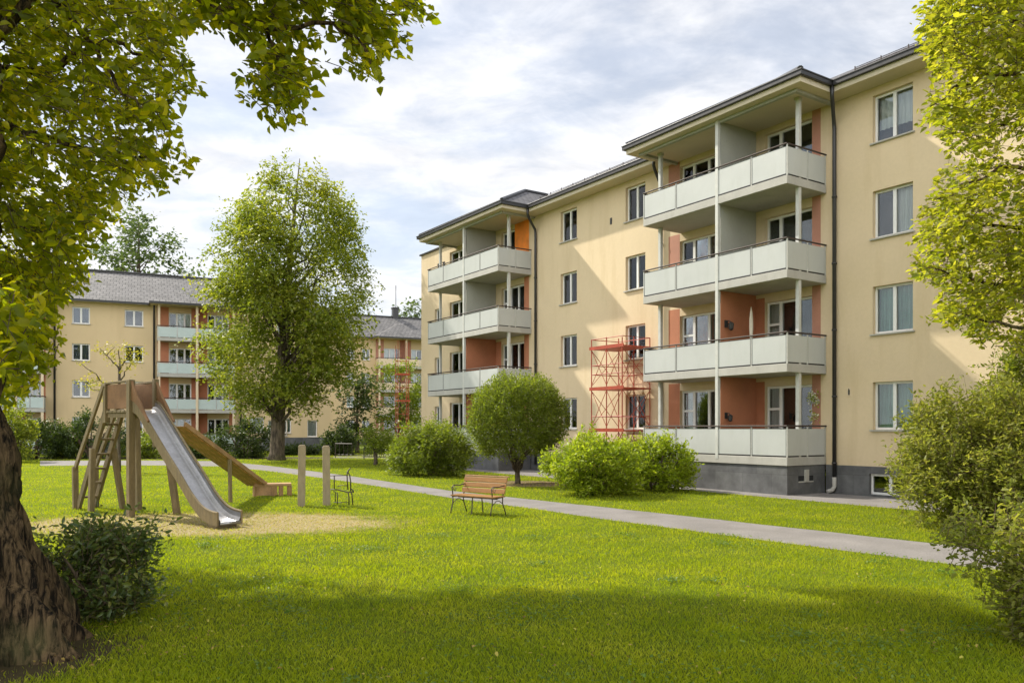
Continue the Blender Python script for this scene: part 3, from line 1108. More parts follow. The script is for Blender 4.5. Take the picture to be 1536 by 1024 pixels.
W = bpy.data.worlds.new('World')
SC.world = W
W.use_nodes = True
nt = W.node_tree
nt.nodes.clear()
wo = nt.nodes.new('ShaderNodeOutputWorld')
bg = nt.nodes.new('ShaderNodeBackground')
sky = nt.nodes.new('ShaderNodeTexSky')
sky.sky_type = 'NISHITA'
sky.sun_disc = False
sky.sun_elevation = math.radians(42)
sky.sun_rotation = math.atan2(SUN.x, SUN.y)
sky.air_density = 1.0
sky.dust_density = 0.7
tc = nt.nodes.new('ShaderNodeTexCoord')
sep = nt.nodes.new('ShaderNodeSeparateXYZ')
L(nt, tc.outputs['Generated'], sep.inputs[0])
zz = N(nt, 'ShaderNodeMath', operation='MAXIMUM')
L(nt, sep.outputs[2], zz.inputs[0])
zz.inputs[1].default_value = 0.0
za = N(nt, 'ShaderNodeMath', operation='ADD')
L(nt, zz.outputs[0], za.inputs[0])
za.inputs[1].default_value = 0.22
dv = []
for i in (0, 1):
    d = N(nt, 'ShaderNodeMath', operation='DIVIDE')
    L(nt, sep.outputs[i], d.inputs[0])
    L(nt, za.outputs[0], d.inputs[1])
    dv.append(d)
cm = nt.nodes.new('ShaderNodeCombineXYZ')
L(nt, dv[0].outputs[0], cm.inputs[0])
L(nt, dv[1].outputs[0], cm.inputs[1])
mp = N(nt, 'ShaderNodeMapping')
mp.inputs['Location'].default_value = (3.1, 1.7, 0.4)
mp.inputs['Scale'].default_value = (1.0, 1.35, 1.0)
L(nt, cm.outputs[0], mp.inputs['Vector'])
n1 = N(nt, 'ShaderNodeTexNoise', Scale=1.15, Detail=9.0, Roughness=0.56, Distortion=0.35)
n2 = N(nt, 'ShaderNodeTexNoise', Scale=5.0, Detail=7.0, Roughness=0.6, Distortion=0.3)
L(nt, mp.outputs[0], n1.inputs['Vector'])
L(nt, mp.outputs[0], n2.inputs['Vector'])
mxn = N(nt, 'ShaderNodeMix', data_type='FLOAT')
mxn.inputs['Factor'].default_value = 0.22
L(nt, n1.outputs['Fac'], mxn.inputs[2])
L(nt, n2.outputs['Fac'], mxn.inputs[3])
cr = N(nt, 'ShaderNodeMapRange', interpolation_type='SMOOTHSTEP')
cr.inputs['From Min'].default_value = 0.40
cr.inputs['From Max'].default_value = 0.57
cr.inputs['To Min'].default_value = 0.48
cr.inputs['To Max'].default_value = 0.97
L(nt, mxn.outputs[0], cr.inputs['Value'])
# thicker veil low over the horizon
hz = N(nt, 'ShaderNodeMapRange')
hz.inputs['From Min'].default_value = 0.04
hz.inputs['From Max'].default_value = 0.42
hz.inputs['To Min'].default_value = 0.95
hz.inputs['To Max'].default_value = 0.0
L(nt, sep.outputs[2], hz.inputs['Value'])
mxh = N(nt, 'ShaderNodeMath', operation='MAXIMUM')
L(nt, cr.outputs[0], mxh.inputs[0])
L(nt, hz.outputs[0], mxh.inputs[1])
shade = N(nt, 'ShaderNodeMapRange')
shade.inputs['From Min'].default_value = 0.35
shade.inputs['From Max'].default_value = 0.65
shade.inputs['To Min'].default_value = 0.86
shade.inputs['To Max'].default_value = 1.06
L(nt, n2.outputs['Fac'], shade.inputs['Value'])
cc = N(nt, 'ShaderNodeVectorMath', operation='SCALE')
cc.inputs[0].default_value = (7.6, 7.6, 7.75)
bk = N(nt, 'ShaderNodeMapRange', interpolation_type='SMOOTHSTEP')   # added fill: unseen clouds behind the viewer brightened to light the shaded walls
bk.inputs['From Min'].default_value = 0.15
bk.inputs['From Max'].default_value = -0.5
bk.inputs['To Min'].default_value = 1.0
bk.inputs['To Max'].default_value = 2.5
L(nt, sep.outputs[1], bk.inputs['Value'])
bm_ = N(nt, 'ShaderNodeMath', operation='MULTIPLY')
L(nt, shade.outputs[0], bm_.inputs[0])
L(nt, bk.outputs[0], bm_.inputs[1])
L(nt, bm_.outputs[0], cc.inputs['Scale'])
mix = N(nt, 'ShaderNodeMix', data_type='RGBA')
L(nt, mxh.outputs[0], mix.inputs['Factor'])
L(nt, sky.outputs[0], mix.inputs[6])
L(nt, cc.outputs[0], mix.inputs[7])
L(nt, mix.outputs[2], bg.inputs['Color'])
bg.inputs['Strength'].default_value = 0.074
L(nt, bg.outputs[0], wo.inputs['Surface'])

SC.view_settings.view_transform = 'Standard'
SC.view_settings.look = 'None'
SC.view_settings.exposure = 0.97
SC.view_settings.gamma = 1.0
SC.cycles.max_bounces = 8
SC.cycles.transparent_max_bounces = 12
SC.cycles.use_denoising = True
SC.cycles.caustics_reflective = False
SC.cycles.caustics_refractive = False


# ------------------------------------------------------------------ ground
PATH_LO = [(60, 698.5), (150, 698), (240, 698), (330, 699.5), (400, 706), (520, 722), (672, 746), (800, 763), (900, 778), (1076, 801), (1136, 809), (1400, 843), (1560, 864)]
PATH_HI = [(60, 691), (150, 690.5), (240, 690.5), (330, 691.5), (400, 698), (520, 713), (672, 735.5), (800, 749.5), (900, 760), (1076, 779), (1136, 786), (1458, 821), (1640, 841)]


def groundmat():
    m, nt, out = nodes_of('lawn')
    tc = N(nt, 'ShaderNodeTexCoord')
    n1 = N(nt, 'ShaderNodeTexNoise', Scale=0.5, Detail=5.0)
    n2 = N(nt, 'ShaderNodeTexNoise', Scale=22.0, Detail=6.0, Roughness=0.7)
    n3 = N(nt, 'ShaderNodeTexNoise', Scale=1.3, Detail=6.0, Roughness=0.65)
    for n in (n1, n2, n3):
        L(nt, tc.outputs['Object'], n.inputs['Vector'])
    ramp = N(nt, 'ShaderNodeValToRGB')
    e = ramp.color_ramp.elements
    e[0].position, e[0].color = 0.3, (0.07, 0.105, 0.010, 1)
    e[1].position, e[1].color = 0.7, (0.135, 0.17, 0.016, 1)
    mm = N(nt, 'ShaderNodeMix', data_type='FLOAT')
    mm.inputs['Factor'].default_value = 0.55
    L(nt, n1.outputs['Fac'], mm.inputs[2])
    L(nt, n2.outputs['Fac'], mm.inputs[3])
    L(nt, mm.outputs[0], ramp.inputs[0])
    col = ramp.outputs[0]
    for (cx, cy, rx, ry, soil) in BARE:
        mp = N(nt, 'ShaderNodeMapping', vector_type='TEXTURE')
        mp.inputs['Location'].default_value = (cx, cy, 0)
        mp.inputs['Scale'].default_value = (rx, ry, 1)
        L(nt, tc.outputs['Object'], mp.inputs['Vector'])
        ln = N(nt, 'ShaderNodeVectorMath', operation='LENGTH')
        L(nt, mp.outputs[0], ln.inputs[0])
        ad = N(nt, 'ShaderNodeMath', operation='MULTIPLY_ADD')
        L(nt, n3.outputs['Fac'], ad.inputs[0])
        ad.inputs[1].default_value = 1.1
        L(nt, ln.outputs['Value'], ad.inputs[2])
        rg = N(nt, 'ShaderNodeMapRange', interpolation_type='SMOOTHSTEP')
        rg.inputs['From Min'].default_value = 1.32
        rg.inputs['From Max'].default_value = 1.62
        rg.inputs['To Min'].default_value = 0.95
        rg.inputs['To Max'].default_value = 0.0
        L(nt, ad.outputs[0], rg.inputs['Value'])
        sm = N(nt, 'ShaderNodeMix', data_type='RGBA')
        sm.inputs[6].default_value = c4(soil)
        sm.inputs[7].default_value = c4(tuple(0.6 * v for v in soil))
        L(nt, n2.outputs['Fac'], sm.inputs['Factor'])
        mx = N(nt, 'ShaderNodeMix', data_type='RGBA')
        L(nt, rg.outputs[0], mx.inputs['Factor'])
        L(nt, col, mx.inputs[6])
        L(nt, sm.outputs[2], mx.inputs[7])
        col = mx.outputs[2]
    b = N(nt, 'ShaderNodeBsdfPrincipled')
    b.inputs['Roughness'].default_value = 0.95
    b.inputs['Specular IOR Level'].default_value = 0.1
    L(nt, col, b.inputs['Base Color'])
    bp = N(nt, 'ShaderNodeBump', Strength=0.8, Distance=0.05)
    L(nt, n2.outputs['Fac'], bp.inputs['Height'])
    L(nt, bp.outputs[0], b.inputs['Normal'])
    L(nt, b.outputs[0], out.inputs['Surface'])


SAND = (-6.5, 16.6, 4.3, 2.15, (0.47, 0.38, 0.21))
TRUNK_SOIL = (-4.9, 6.9, 1.55, 1.2, (0.10, 0.075, 0.045))
GLOBE_SOIL = (0.25, 28.3, 2.1, 1.7, (0.26, 0.19, 0.11))
HEDGE_SOIL = (-22.0, 52.0, 13.0, 2.6, (0.10, 0.085, 0.05))
BARE = [SAND, TRUNK_SOIL, GLOBE_SOIL, HEDGE_SOIL]
groundmat()
m = MB()
m.face([(-1500, -300, 0), (1500, -300, 0), (1500, 2500, 0), (-1500, 2500, 0)])
o = m.build('lawn', 'lawn')
o['kind'] = 'structure'

lo = [G(*p) for p in PATH_LO]
hi = [G(*p) for p in PATH_HI]


def resample(pts, n):
    out = []
    tot = len(pts) - 1
    for i in range(n + 1):
        t = i / n * tot
        k = min(int(t), tot - 1)
        out.append(pts[k].lerp(pts[k + 1], t - k))
    return out


lo, hi = resample(lo, 220), resample(hi, 220)
m = MB()
prev = None
for i, (a, b) in enumerate(zip(lo, hi)):
    j = mnoise.noise(Vector((i * 0.4, 1.3, 0))) * 0.05
    k = mnoise.noise(Vector((i * 0.4, 7.3, 0))) * 0.05
    d = (b - a).normalized()
    a2, b2 = a + d * j, b + d * k
    a2.z = b2.z = 0.006
    if prev:
        m.face([prev[0], a2, b2, prev[1]])
    prev = (a2, b2)
o = m.build('path', 'path_concrete')
o['kind'] = 'structure'
PATH_POLY = [(p.x, p.y) for p in lo] + [(p.x, p.y) for p in reversed(hi)]
m = MB()
ap = [loc2w(MAIN, p) for p in ((-24.5, -0.92, 0), (17, -0.92, 0), (17, 1.8, 0), (-24.5, 1.8, 0))]
for p in ap: p.z = 0.008
m.face(ap)
o = m.build('pavement', 'path_concrete')
o['kind'] = 'structure'
APRON = [(p.x, p.y) for p in ap]
BIG = [loc2w(MAIN, p) for p in ((-27, -0.92, 0), (40, -0.92, 0), (40, 14, 0), (-27, 14, 0))]
BIGP = [(p.x, p.y) for p in BIG]
m = MB()
pts = [G(500, 686.5), G(600, 687.5), G(640, 684), G(640, 680), G(600, 681.5), G(500, 681.5)]
for p in pts: p.z = 0.007
m.face(pts)
o = m.build('path', 'path_concrete')
o['kind'] = 'structure'


def bare_amount(x, y):
    r = np.zeros(len(x))
    for cx, cy, rx, ry, _ in BARE:
        q = np.sqrt(((x - cx) / rx) ** 2 + ((y - cy) / ry) ** 2)
        r = np.maximum(r, np.clip((1.08 - q) / 0.3, 0, 1))
    return r


def make_grass(name, mat, y0, y1, dens, wmul=1.0, hmul=1.0, dry=False):
    n = int(1.5 * (y1 - y0) * (y0 + y1) / 2 * dens * (0.35 if dry else 1))
    y = np.sqrt(RNG.uniform(y0 * y0, y1 * y1, n))
    x = RNG.uniform(-0.72, 0.70, n) * y
    return x, y


def grass_field():
    xs, ys, hs, ws = [], [], [], []
    y = 5.7
    while y < 62:
        y2 = y * 1.12
        dens = 3300 * (7.0 / y) ** 1.75
        n = int(1.64 * (y2 - y) * (y + y2) / 2 * dens)
        yy = np.sqrt(RNG.uniform(y * y, y2 * y2, n))
        xx = RNG.uniform(-0.78, 0.86, n) * yy
        xs.append(xx)
        ys.append(yy)
        sc = np.sqrt(yy / 7.0)
        hs.append(RNG.uniform(0.018, 0.055, n) * (0.85 + 0.15 * sc))
        ws.append(0.0038 * np.maximum(1, (yy / 7.0) ** 0.85))
        y = y2
    x, y, h, w = map(np.concatenate, (xs, ys, hs, ws))
    keep = ~inpoly(x, y, PATH_POLY) & ~inpoly(x, y, BIGP)
    b = bare_amount(x, y)
    keep &= RNG.uniform(size=len(x)) > b * 0.93
    keep &= ~((x - TRUNK_SOIL[0]) ** 2 + (y - TRUNK_SOIL[1]) ** 2 < 0.8)
    # uneven mown height and tufts
    tuft = np.array([mnoise.noise(Vector((a * 1.4, c * 1.4, 0.5))) for a, c in zip(x[keep], y[keep])])
    return x[keep], y[keep], h[keep] * (1 + 0.25 * tuft), w[keep]


def blades(x, y, h, w, lean=0.55):
    n = len(x)
    a = RNG.uniform(0, 2 * np.pi, n)
    ln = RNG.uniform(0.1, 1.0, n) * lean * h
    la = RNG.uniform(0, 2 * np.pi, n)
    base = np.stack([x, y, np.full(n, -0.004)], 1)
    sx = np.stack([np.cos(a), np.sin(a), np.zeros(n)], 1) * (w / 2)[:, None]
    lv = np.stack([np.cos(la) * ln, np.sin(la) * ln, h], 1)
    tip = base + lv * np.array([1.35, 1.35, 1.0])
    mid = base + lv * np.array([0.4, 0.4, 0.6])
    V = np.stack([base - sx, base + sx, mid + sx * 0.75, tip, mid - sx * 0.75], 1).reshape(-1, 3)
    i = np.arange(n)[:, None] * 5
    return V, np.concatenate([i + np.array([[0, 1, 2, 4]]), i + np.array([[4, 2, 3, 3]])], 0)


def blades4(x, y, h, w, lean=0.6):
    n = len(x)
    a = RNG.uniform(0, 2 * np.pi, n)
    ln = RNG.uniform(0.1, 1.0, n) * lean * h
    la = RNG.uniform(0, 2 * np.pi, n)
    base = np.stack([x, y, np.full(n, -0.004)], 1)
    sx = np.stack([np.cos(a), np.sin(a), np.zeros(n)], 1) * (w / 2)[:, None]
    lv = np.stack([np.cos(la) * ln, np.sin(la) * ln, h], 1)
    tip = base + lv * np.array([1.3, 1.3, 1.0])
    mid = base + lv * np.array([0.35, 0.35, 0.62]) - sx * 0.9
    V = np.stack([base - sx, base + sx, tip, mid], 1).reshape(-1, 3)
    return V, np.arange(n)[:, None] * 4 + np.array([[0, 1, 2, 3]])


gx, gy, gh, gw = grass_field()
V, Fc = blades4(gx, gy, gh, gw)
o = link('grass', np_mesh('grass', V, Fc), 'grass_blade')
tag(o, 'short bright green mown grass covering the lawn', 'grass', kind='stuff')
n = 15000
ang = RNG.uniform(0, 2 * np.pi, n)
rr = np.sqrt(RNG.uniform(0, 1.25, n))
dx, dy = SAND[0] + rr * np.cos(ang) * SAND[2], SAND[1] + rr * np.sin(ang) * SAND[3]
V, Fc = blades4(dx, dy, RNG.uniform(0.012, 0.04, n), np.full(n, 0.012), 1.4)
o = link('dry_grass', np_mesh('dry_grass', V, Fc), 'grass_dry')
tag(o, 'thin dry yellow grass on the worn ground round the slide', 'grass', kind='stuff')
# clover and other broad-leaved weeds in patches
cx_, cy_ = [], []
for _ in range(90):
    yy = random.uniform(6.0, 15.0)
    xx = random.uniform(-0.55, 0.6) * yy
    k = random.randint(25, 110)
    s_ = random.uniform(0.08, 0.35)
    cx_ += list(RNG.normal(xx, s_, k))
    cy_ += list(RNG.normal(yy, s_, k))
cx_, cy_ = np.array(cx_), np.array(cy_)
kk = ~inpoly(cx_, cy_, PATH_POLY) & (bare_amount(cx_, cy_) < 0.3)
cx_, cy_ = cx_[kk], cy_[kk]
ax = RNG.normal(size=(len(cx_), 3))
ax[:, 2] = np.abs(ax[:, 2]) * 0.4
o = link('clover', leaf_mesh('clover', np.stack([cx_, cy_, RNG.uniform(0.025, 0.06, len(cx_))], 1), ax, RNG.uniform(0.018, 0.04, len(cx_)), 0.9, True, 1.6), 'leaf_clover')
tag(o, 'small patches of clover and weeds growing in the lawn', 'weeds', kind='stuff')
# fallen leaves below the overhanging crowns
n = 420
lx = np.concatenate([RNG.uniform(-5.2, 5.0, n), RNG.uniform(-4.6, -2.6, 120), RNG.normal(0.25, 1.0, 160)])
ly = np.concatenate([RNG.uniform(6.0, 11.0, n), RNG.uniform(6.3, 8.2, 120), RNG.normal(27.6, 0.7, 160)])
ax = RNG.normal(size=(len(lx), 3))
ax[:, 2] *= 0.25
me = leaf_mesh('fallen_leaves', np.stack([lx, ly, RNG.uniform(0.03, 0.075, len(lx))], 1), ax, RNG.uniform(0.022, 0.05, len(lx)), 0.6, True, 1.5)
o = link('fallen_leaves', me, 'leaf_fallen')
tag(o, 'small brown and yellow leaves lying scattered on the grass', 'fallen leaves', kind='stuff')


# ------------------------------------------------------------------ trees
def add_leaves(root, start, d, length, k, size, mat, six=True, spread=0.9, droop=0.25, wratio=0.6, stem_r=0.0, name='crown', flat=0.6, stem_mat='twig'):
    pos, ax = twigs_to_leaves(start, d, length, k, spread, droop)
    pos = pos + RNG.normal(size=pos.shape) * size * 0.35
    sz = size * RNG.uniform(0.5, 1.35, len(pos))
    me = leaf_mesh(name, pos, ax, sz, wratio, six, flat)
    c = link(name, me, mat, root)
    if stem_r:
        V, Fc = twig_stems(start, d, length, droop, stem_r)
        link('twigs', np_mesh('twigs', V, Fc), stem_mat, root)
    return c


def curve(a, b, sag=0.0, n=6, wob=0.15):
    a, b = Vector(a), Vector(b)
    ln = (b - a).length
    pts = []
    for i in range(n + 1):
        t = i / n
        p = a.lerp(b, t)
        p.z += sag * ln * math.sin(math.pi * t)
        if 0 < i < n:
            p += Vector((random.uniform(-1, 1), random.uniform(-1, 1), random.uniform(-1, 1))) * wob * ln * 0.12
        pts.append(p)
    return pts


def gnarled_trunk(name, base, pts, mat, root, flare=0.55, ridges=0.05, nseg=150, lobes=6):
    """trunk as rings; pts = list of (offset xyz, radius)"""
    V, Fs = [], []
    ctr = []
    steps = 150
    for s in range(steps + 1):
        t = s / steps
        f = t * (len(pts) - 1)
        k = min(int(f), len(pts) - 2)
        q = f - k
        p = Vector(pts[k][0]).lerp(Vector(pts[k + 1][0]), q)
        r = pts[k][1] * (1 - q) + pts[k + 1][1] * q
        ctr.append((p, r))
    for p, r in ctr:
        z = p.z
        for a in range(nseg):
            an = 2 * math.pi * a / nseg
            ca, sa = math.cos(an), math.sin(an)
            fl = math.exp(-max(z, 0) / 0.85) * flare * (0.66 + 0.34 * math.cos(lobes * an + 0.9 + 1.3 * math.sin(2 * an)))
            tw = an + 0.12 * z
            nz = mnoise.noise(Vector((math.cos(tw) * 3.2, math.sin(tw) * 3.2, z * 0.55)))
            n2 = mnoise.noise(Vector((math.cos(tw) * 9, math.sin(tw) * 9, z * 1.4 + 4)))
            n3 = mnoise.noise(Vector((math.cos(tw) * 17, math.sin(tw) * 17, z * 2.2 + 9)))
            rr = r + fl + ridges * (1.2 * nz + 1.3 * (abs(n2) * 2 - 0.5) + 0.5 * (abs(n3) * 2 - 0.4))
            V.append((p.x + ca * rr, p.y + sa * rr, z))
    for i in range(steps):
        for a in range(nseg):
            b = (a + 1) % nseg
            Fs.append((i * nseg + a, i * nseg + b, (i + 1) * nseg + b, (i + 1) * nseg + a))
    o = link(name, np_mesh(name, np.array(V), np.array(Fs)), mat, root, smooth=True)
    return o


def rel(root, a):
    return np.asarray(a) - np.array(root.location)


# --- large tree overhanging from the left
LT = empty('deciduous_tree', (-4.95, 7.0, 0), 0, 'old tree with thick ridged trunk whose leafy branches hang over the left of the lawn', 'tree')
gnarled_trunk('trunk', None, [((0.0, 0, -0.25), 0.52), ((0.0, 0, 0.5), 0.50), ((-0.04, 0.05, 1.5), 0.43), ((-0.14, 0.12, 2.6), 0.40), ((-0.34, 0.4, 4.2), 0.38),
                              ((-0.6, 0.8, 6.0), 0.32), ((-0.9, 1.8, 8.5), 0.24), ((-1.6, 3.2, 11.0), 0.12)], 'bark', LT, flare=0.66, ridges=0.10)
limb = MB()


def LP(x, y, d):
    return P(x, y, d) - Vector(LT.location)


def limb_path(pts, r0, r1):
    n = len(pts)
    full = []
    for i in range(n - 1):
        seg = curve(pts[i], pts[i + 1], 0.0, 4, 0.5)
        full += seg if i == 0 else seg[1:]
    limb.tube(full, [r0 + (r1 - r0) * i / (len(full) - 1) for i in range(len(full))], 7)


tk = lambda z: Vector((-0.2 - 0.09 * z, 0.02 * z * z * 0.6 + 0.03 * z, z))
limb_path([tk(4.4), LP(20, -60, 8.6), LP(73, -8, 8.3), LP(103, 20, 8.2), LP(129, 56, 8.0), LP(175, 130, 7.8), LP(230, 170, 7.7)], 0.06, 0.008)
limb_path([tk(5.0), LP(200, -120, 8.2), LP(290, -10, 7.8), LP(400, 44, 7.6), LP(500, 35, 7.6), LP(610, 22, 7.6)], 0.06, 0.008)
limb_path([LP(400, 44, 7.6), LP(425, 110, 7.6), LP(428, 170, 7.6)], 0.02, 0.006)
limb_path([LP(500, 35, 7.6), LP(545, 70, 7.5), LP(560, 105, 7.5)], 0.018, 0.006)
limb_path([tk(3.9), LP(-70, 185, 9.2), LP(0, 189, 9.0), LP(58, 202, 8.8), LP(108, 218, 8.6), LP(220, 235, 8.4)], 0.085, 0.012)
limb_path([tk(4.2), LP(-60, 100, 9.0), LP(60, 110, 9.5), LP(160, 60, 9.5), LP(250, 90, 9.2)], 0.08, 0.01)
limb_path([tk(4.6), LP(-90, 250, 11), LP(20, 320, 11.5), LP(120, 400, 12)], 0.09, 0.012)
limb_path([tk(3.6), LP(-120, 420, 11), LP(-10, 480, 11.5), LP(60, 540, 12)], 0.08, 0.012)
for tgt in ((-9.5, 13, 10.5), (-6, 14.5, 11.5), (-12, 16, 12), (-4, 12.5, 10.2), (-8, 10.5, 9.5), (-6.5, 17, 12.8), (-3, 4, 10), (-0.5, 1.5, 10.2), (-4.5, 6, 10.5), (0.5, 5.0, 10.8), (-4, -0.5, 10.3)):  # the later limbs carry the added foliage over the camera
    b = Vector(tgt) - Vector(LT.location)
    limb_path([tk(5.5 + random.random() * 2), b * 0.5 + Vector((0, 0, 3.2)), b], 0.13, 0.03)
limb.build('limbs', 'bark', LT, smooth=True)

POLY_A = [(-150, -90), (262, -90), (268, 60), (285, 100), (300, 140), (262, 160), (268, 205), (305, 262), (262, 275), (220, 298), (195, 325), (160, 350), (128, 390), (140, 412), (120, 440), (85, 470), (70, 520),
          (40, 560), (5, 610), (-30, 650), (-150, 680)]
POLY_B = [(240, -90), (648, -90), (640, 45), (603, 35), (608, 72), (578, 72), (562, 122), (523, 108), (500, 80), (468, 115), (462, 150), (436, 192), (406, 183), (402, 150), (362, 150), (366, 112), (388, 72), (335, 42), (270, 50)]


POLY_B2 = [(445 + (x - 445) * 1.07, 40 + (y - 40) * 1.12) for x, y in POLY_B]


def poly_twigs(poly, n, d0, d1, thr=-0.2, nsc=70.0, seed=0.0):
    xs = [p[0] for p in poly]
    ys = [p[1] for p in poly]
    out = []
    while len(out) < n:
        x, y = random.uniform(min(xs), max(xs)), random.uniform(min(ys), max(ys))
        if not inpoly([x], [y], poly)[0]:
            continue
        d = random.uniform(d0, d1)
        if mnoise.noise(Vector((x / nsc, y / nsc, d * 0.35 + seed))) < thr + random.uniform(-0.25, 0.25):
            continue
        out.append((x, y, d))
    a = np.array(out)
    return pw(a[:, 0], a[:, 1], a[:, 2])


def out_dirs(pos, centre, up=0.1, rnd=0.6):
    d = norm(pos - np.asarray(centre))
    d[:, 2] = d[:, 2] * 0.3 + up
    return norm(d + RNG.normal(size=d.shape) * rnd * np.array([1, 1, 0.5]))


def trim(s, d, ln, poly, soft=0.0):
    e_ = s + norm(d) * ln[:, None]
    e_[:, 2] -= 0.3 * ln
    x = CXP + e_[:, 0] / e_[:, 1] * F
    y = HY - (e_[:, 2] - CAMZ) / e_[:, 1] * F
    k = inpoly(x, y, poly) | (RNG.uniform(size=len(x)) < soft * 0.3)
    return s[k], d[k], ln[k]


sA = np.concatenate([poly_twigs(POLY_A, 1700, 7.6, 10.5, 0.06, 48), poly_twigs(POLY_A, 1300, 9.5, 14.0, 0.0, 48)])
dA = out_dirs(sA, (-7, 9, 6), -0.15)
sA, dA, lA = trim(sA, dA, RNG.uniform(0.3, 0.6, len(sA)), POLY_A)
sB1 = poly_twigs(POLY_B2, 760, 7.2, 8.8, 0.06, 38, 3.0)
dB1 = out_dirs(sB1, (-6, 8, 6), -0.2)
sB1, dB1, lB = trim(sB1, dB1, RNG.uniform(0.2, 0.42, len(sB1)), POLY_B2)
# the high part of the crown, above the picture
c = []
while len(c) < 4000:
    p = RNG.normal(size=3)
    p /= np.linalg.norm(p)
    p = p * RNG.uniform(0.3, 1.0) ** 0.45
    q = np.array([-8.4, 14.2, 12.3]) + p * np.array([6.2, 2.3, 2.6])
    q[1] += 1.5 * mnoise.noise(Vector((q[0] * 0.55, 3.3, 0))) + 0.7 * mnoise.noise(Vector((q[0] * 1.4, 8.3, 0)))
    yy = HY - (q[2] - CAMZ) / q[1] * F
    xx = CXP + q[0] / q[1] * F
    if yy > -45 or q[0] + 0.906 * q[2] > 4.6 + 0.8 * mnoise.noise(Vector((q[1], q[2], 0))):
        continue
    lx_, ly_ = q[0] + 0.906 * q[2], q[1] - 0.642 * q[2]
    if mnoise.noise(Vector((lx_ * 0.62, ly_ * 0.9, 2.2))) < -0.16 or mnoise.noise(Vector(q * 0.75)) < -0.3:
        continue
    c.append(q)
while len(c) < 5200:  # added unseen foliage over the camera, blocking sky light from the near grass
    p = RNG.normal(size=3)
    p /= np.linalg.norm(p)
    p = p * RNG.uniform(0.2, 1.0) ** 0.45
    q = np.array([-2.6, 3.2, 10.2]) + p * np.array([6.8, 6.0, 2.6])
    if q[1] > 0.5 and HY - (q[2] - CAMZ) / q[1] * F > -60:
        continue
    if q[0] + 0.906 * q[2] > 5 and q[1] - 0.642 * q[2] > 2:
        continue
    c.append(q)
sC = np.array(c)
dC = out_dirs(sC, (-7, 13, 10), 0.0)
POLY_C = [(-160, 360), (110, 375), (128, 430), (98, 465), (92, 530), (60, 590), (10, 625), (-160, 650)]
sD = poly_twigs(POLY_C, 900, 9.0, 13.0, -0.35, 50, 5.0)
dD = out_dirs(sD, (-9, 10, 4), -0.15)
sD, dD, lD = trim(sD, dD, RNG.uniform(0.25, 0.5, len(sD)), POLY_C)
sA, dA, lA = np.concatenate([sA, sD]), np.concatenate([dA, dD]), np.concatenate([lA, lD])
POLY_D = [(-110, 410), (40, 420), (76, 465), (58, 520), (26, 565), (-110, 585)]
sE = poly_twigs(POLY_D, 190, 5.9, 6.8, -0.4, 50, 7.0)
dE = out_dirs(sE, (-5, 6.5, 4), -0.15)
sE, dE, lE = trim(sE, dE, RNG.uniform(0.2, 0.4, len(sE)), POLY_D)
sA, dA, lA = np.concatenate([sA, sE]), np.concatenate([dA, dE]), np.concatenate([lA, lE])
crown_s = np.concatenate([sA, sB1])
crown_d = np.concatenate([dA, dB1])
add_leaves(LT, rel(LT, crown_s), crown_d, np.concatenate([lA, lB]), 9, 0.105, 'leaf_overhead', True, 0.95, 0.3, 0.66, 0.006)
add_leaves(LT, rel(LT, sC), dC, RNG.uniform(0.5, 0.9, len(sC)), 10, 0.25, 'leaf_overhead', False, 0.95, 0.3, 0.7)

# --- tree reaching in from the right
RT = empty('deciduous_tree', (9.6, 12.4, 0), 0, 'sunlit yellow green tree reaching in from the right in front of the big building', 'tree')
mb = MB()
mb.tube(curve((0, 0, -0.2), (0.2, 0.1, 7.5), 0, 8, 0.3), [0.28 - 0.02 * i for i in range(9)], 12)
mb.build('trunk', 'bark', RT, smooth=True)
limb = MB()


def RP(x, y, d):
    return P(x, y, d) - Vector(RT.location)


for pts in ([Vector((0, 0, 3.2)), RP(1590, 440, 12), RP(1480, 425, 11.8), RP(1385, 400, 11.6)], [Vector((0.1, 0, 4.6)), RP(1600, 260, 12), RP(1500, 250, 11.8), RP(1400, 300, 11.7)],
            [Vector((0.1, 0, 5.8)), RP(1600, 100, 12), RP(1480, 110, 12), RP(1395, 160, 11.8)], [Vector((0.15, 0, 6.6)), RP(1590, 20, 12.5), RP(1480, 30, 12.3), RP(1400, 50, 12)],
            [Vector((0.0, 0, 2.8)), RP(1600, 520, 11.5), RP(1520, 490, 11.4), RP(1440, 470, 11.4)], [Vector((0.1, 0, 5)), RP(1570, 180, 12.8), RP(1490, 190, 12.8), RP(1410, 205, 12.6)],
            [Vector((0.1, 0, 4)), RP(1600, 350, 12.8), RP(1510, 340, 12.8), RP(1420, 330, 12.6)]):
    limb_path(pts, 0.06, 0.008)
limb.build('limbs', 'bark', RT, smooth=True)
POLY_R = [(1388, -80), (1700, -80), (1700, 560), (1530, 535), (1470, 522), (1445, 500), (1392, 488), (1410, 440), (1364, 420), (1368, 330), (1395, 285), (1440, 245), (1405, 212), (1372, 180), (1396, 130), (1372, 60)]
sR = poly_twigs(POLY_R, 3600, 11.0, 13.6, -0.06, 50, 9.0)
dR = out_dirs(sR, (9.8, 12.4, 5), 0.05)
sR, dR, lR = trim(sR, dR, RNG.uniform(0.3, 0.6, len(sR)), POLY_R)
add_leaves(RT, rel(RT, sR), dR, lR, 9, 0.10, 'leaf_sunny', True, 0.95, 0.2, 0.6, 0.006)
c = RNG.normal(size=(700, 3))
c = norm(c) * RNG.uniform(0.3, 1, (700, 1)) ** 0.5 * np.array([3.0, 2.8, 3.0]) + np.array([11.3, 12.6, 7.4])
c = c[(CXP + c[:, 0] / c[:, 1] * F > 1600) | (HY - (c[:, 2] - 2) / c[:, 1] * F < -60)]
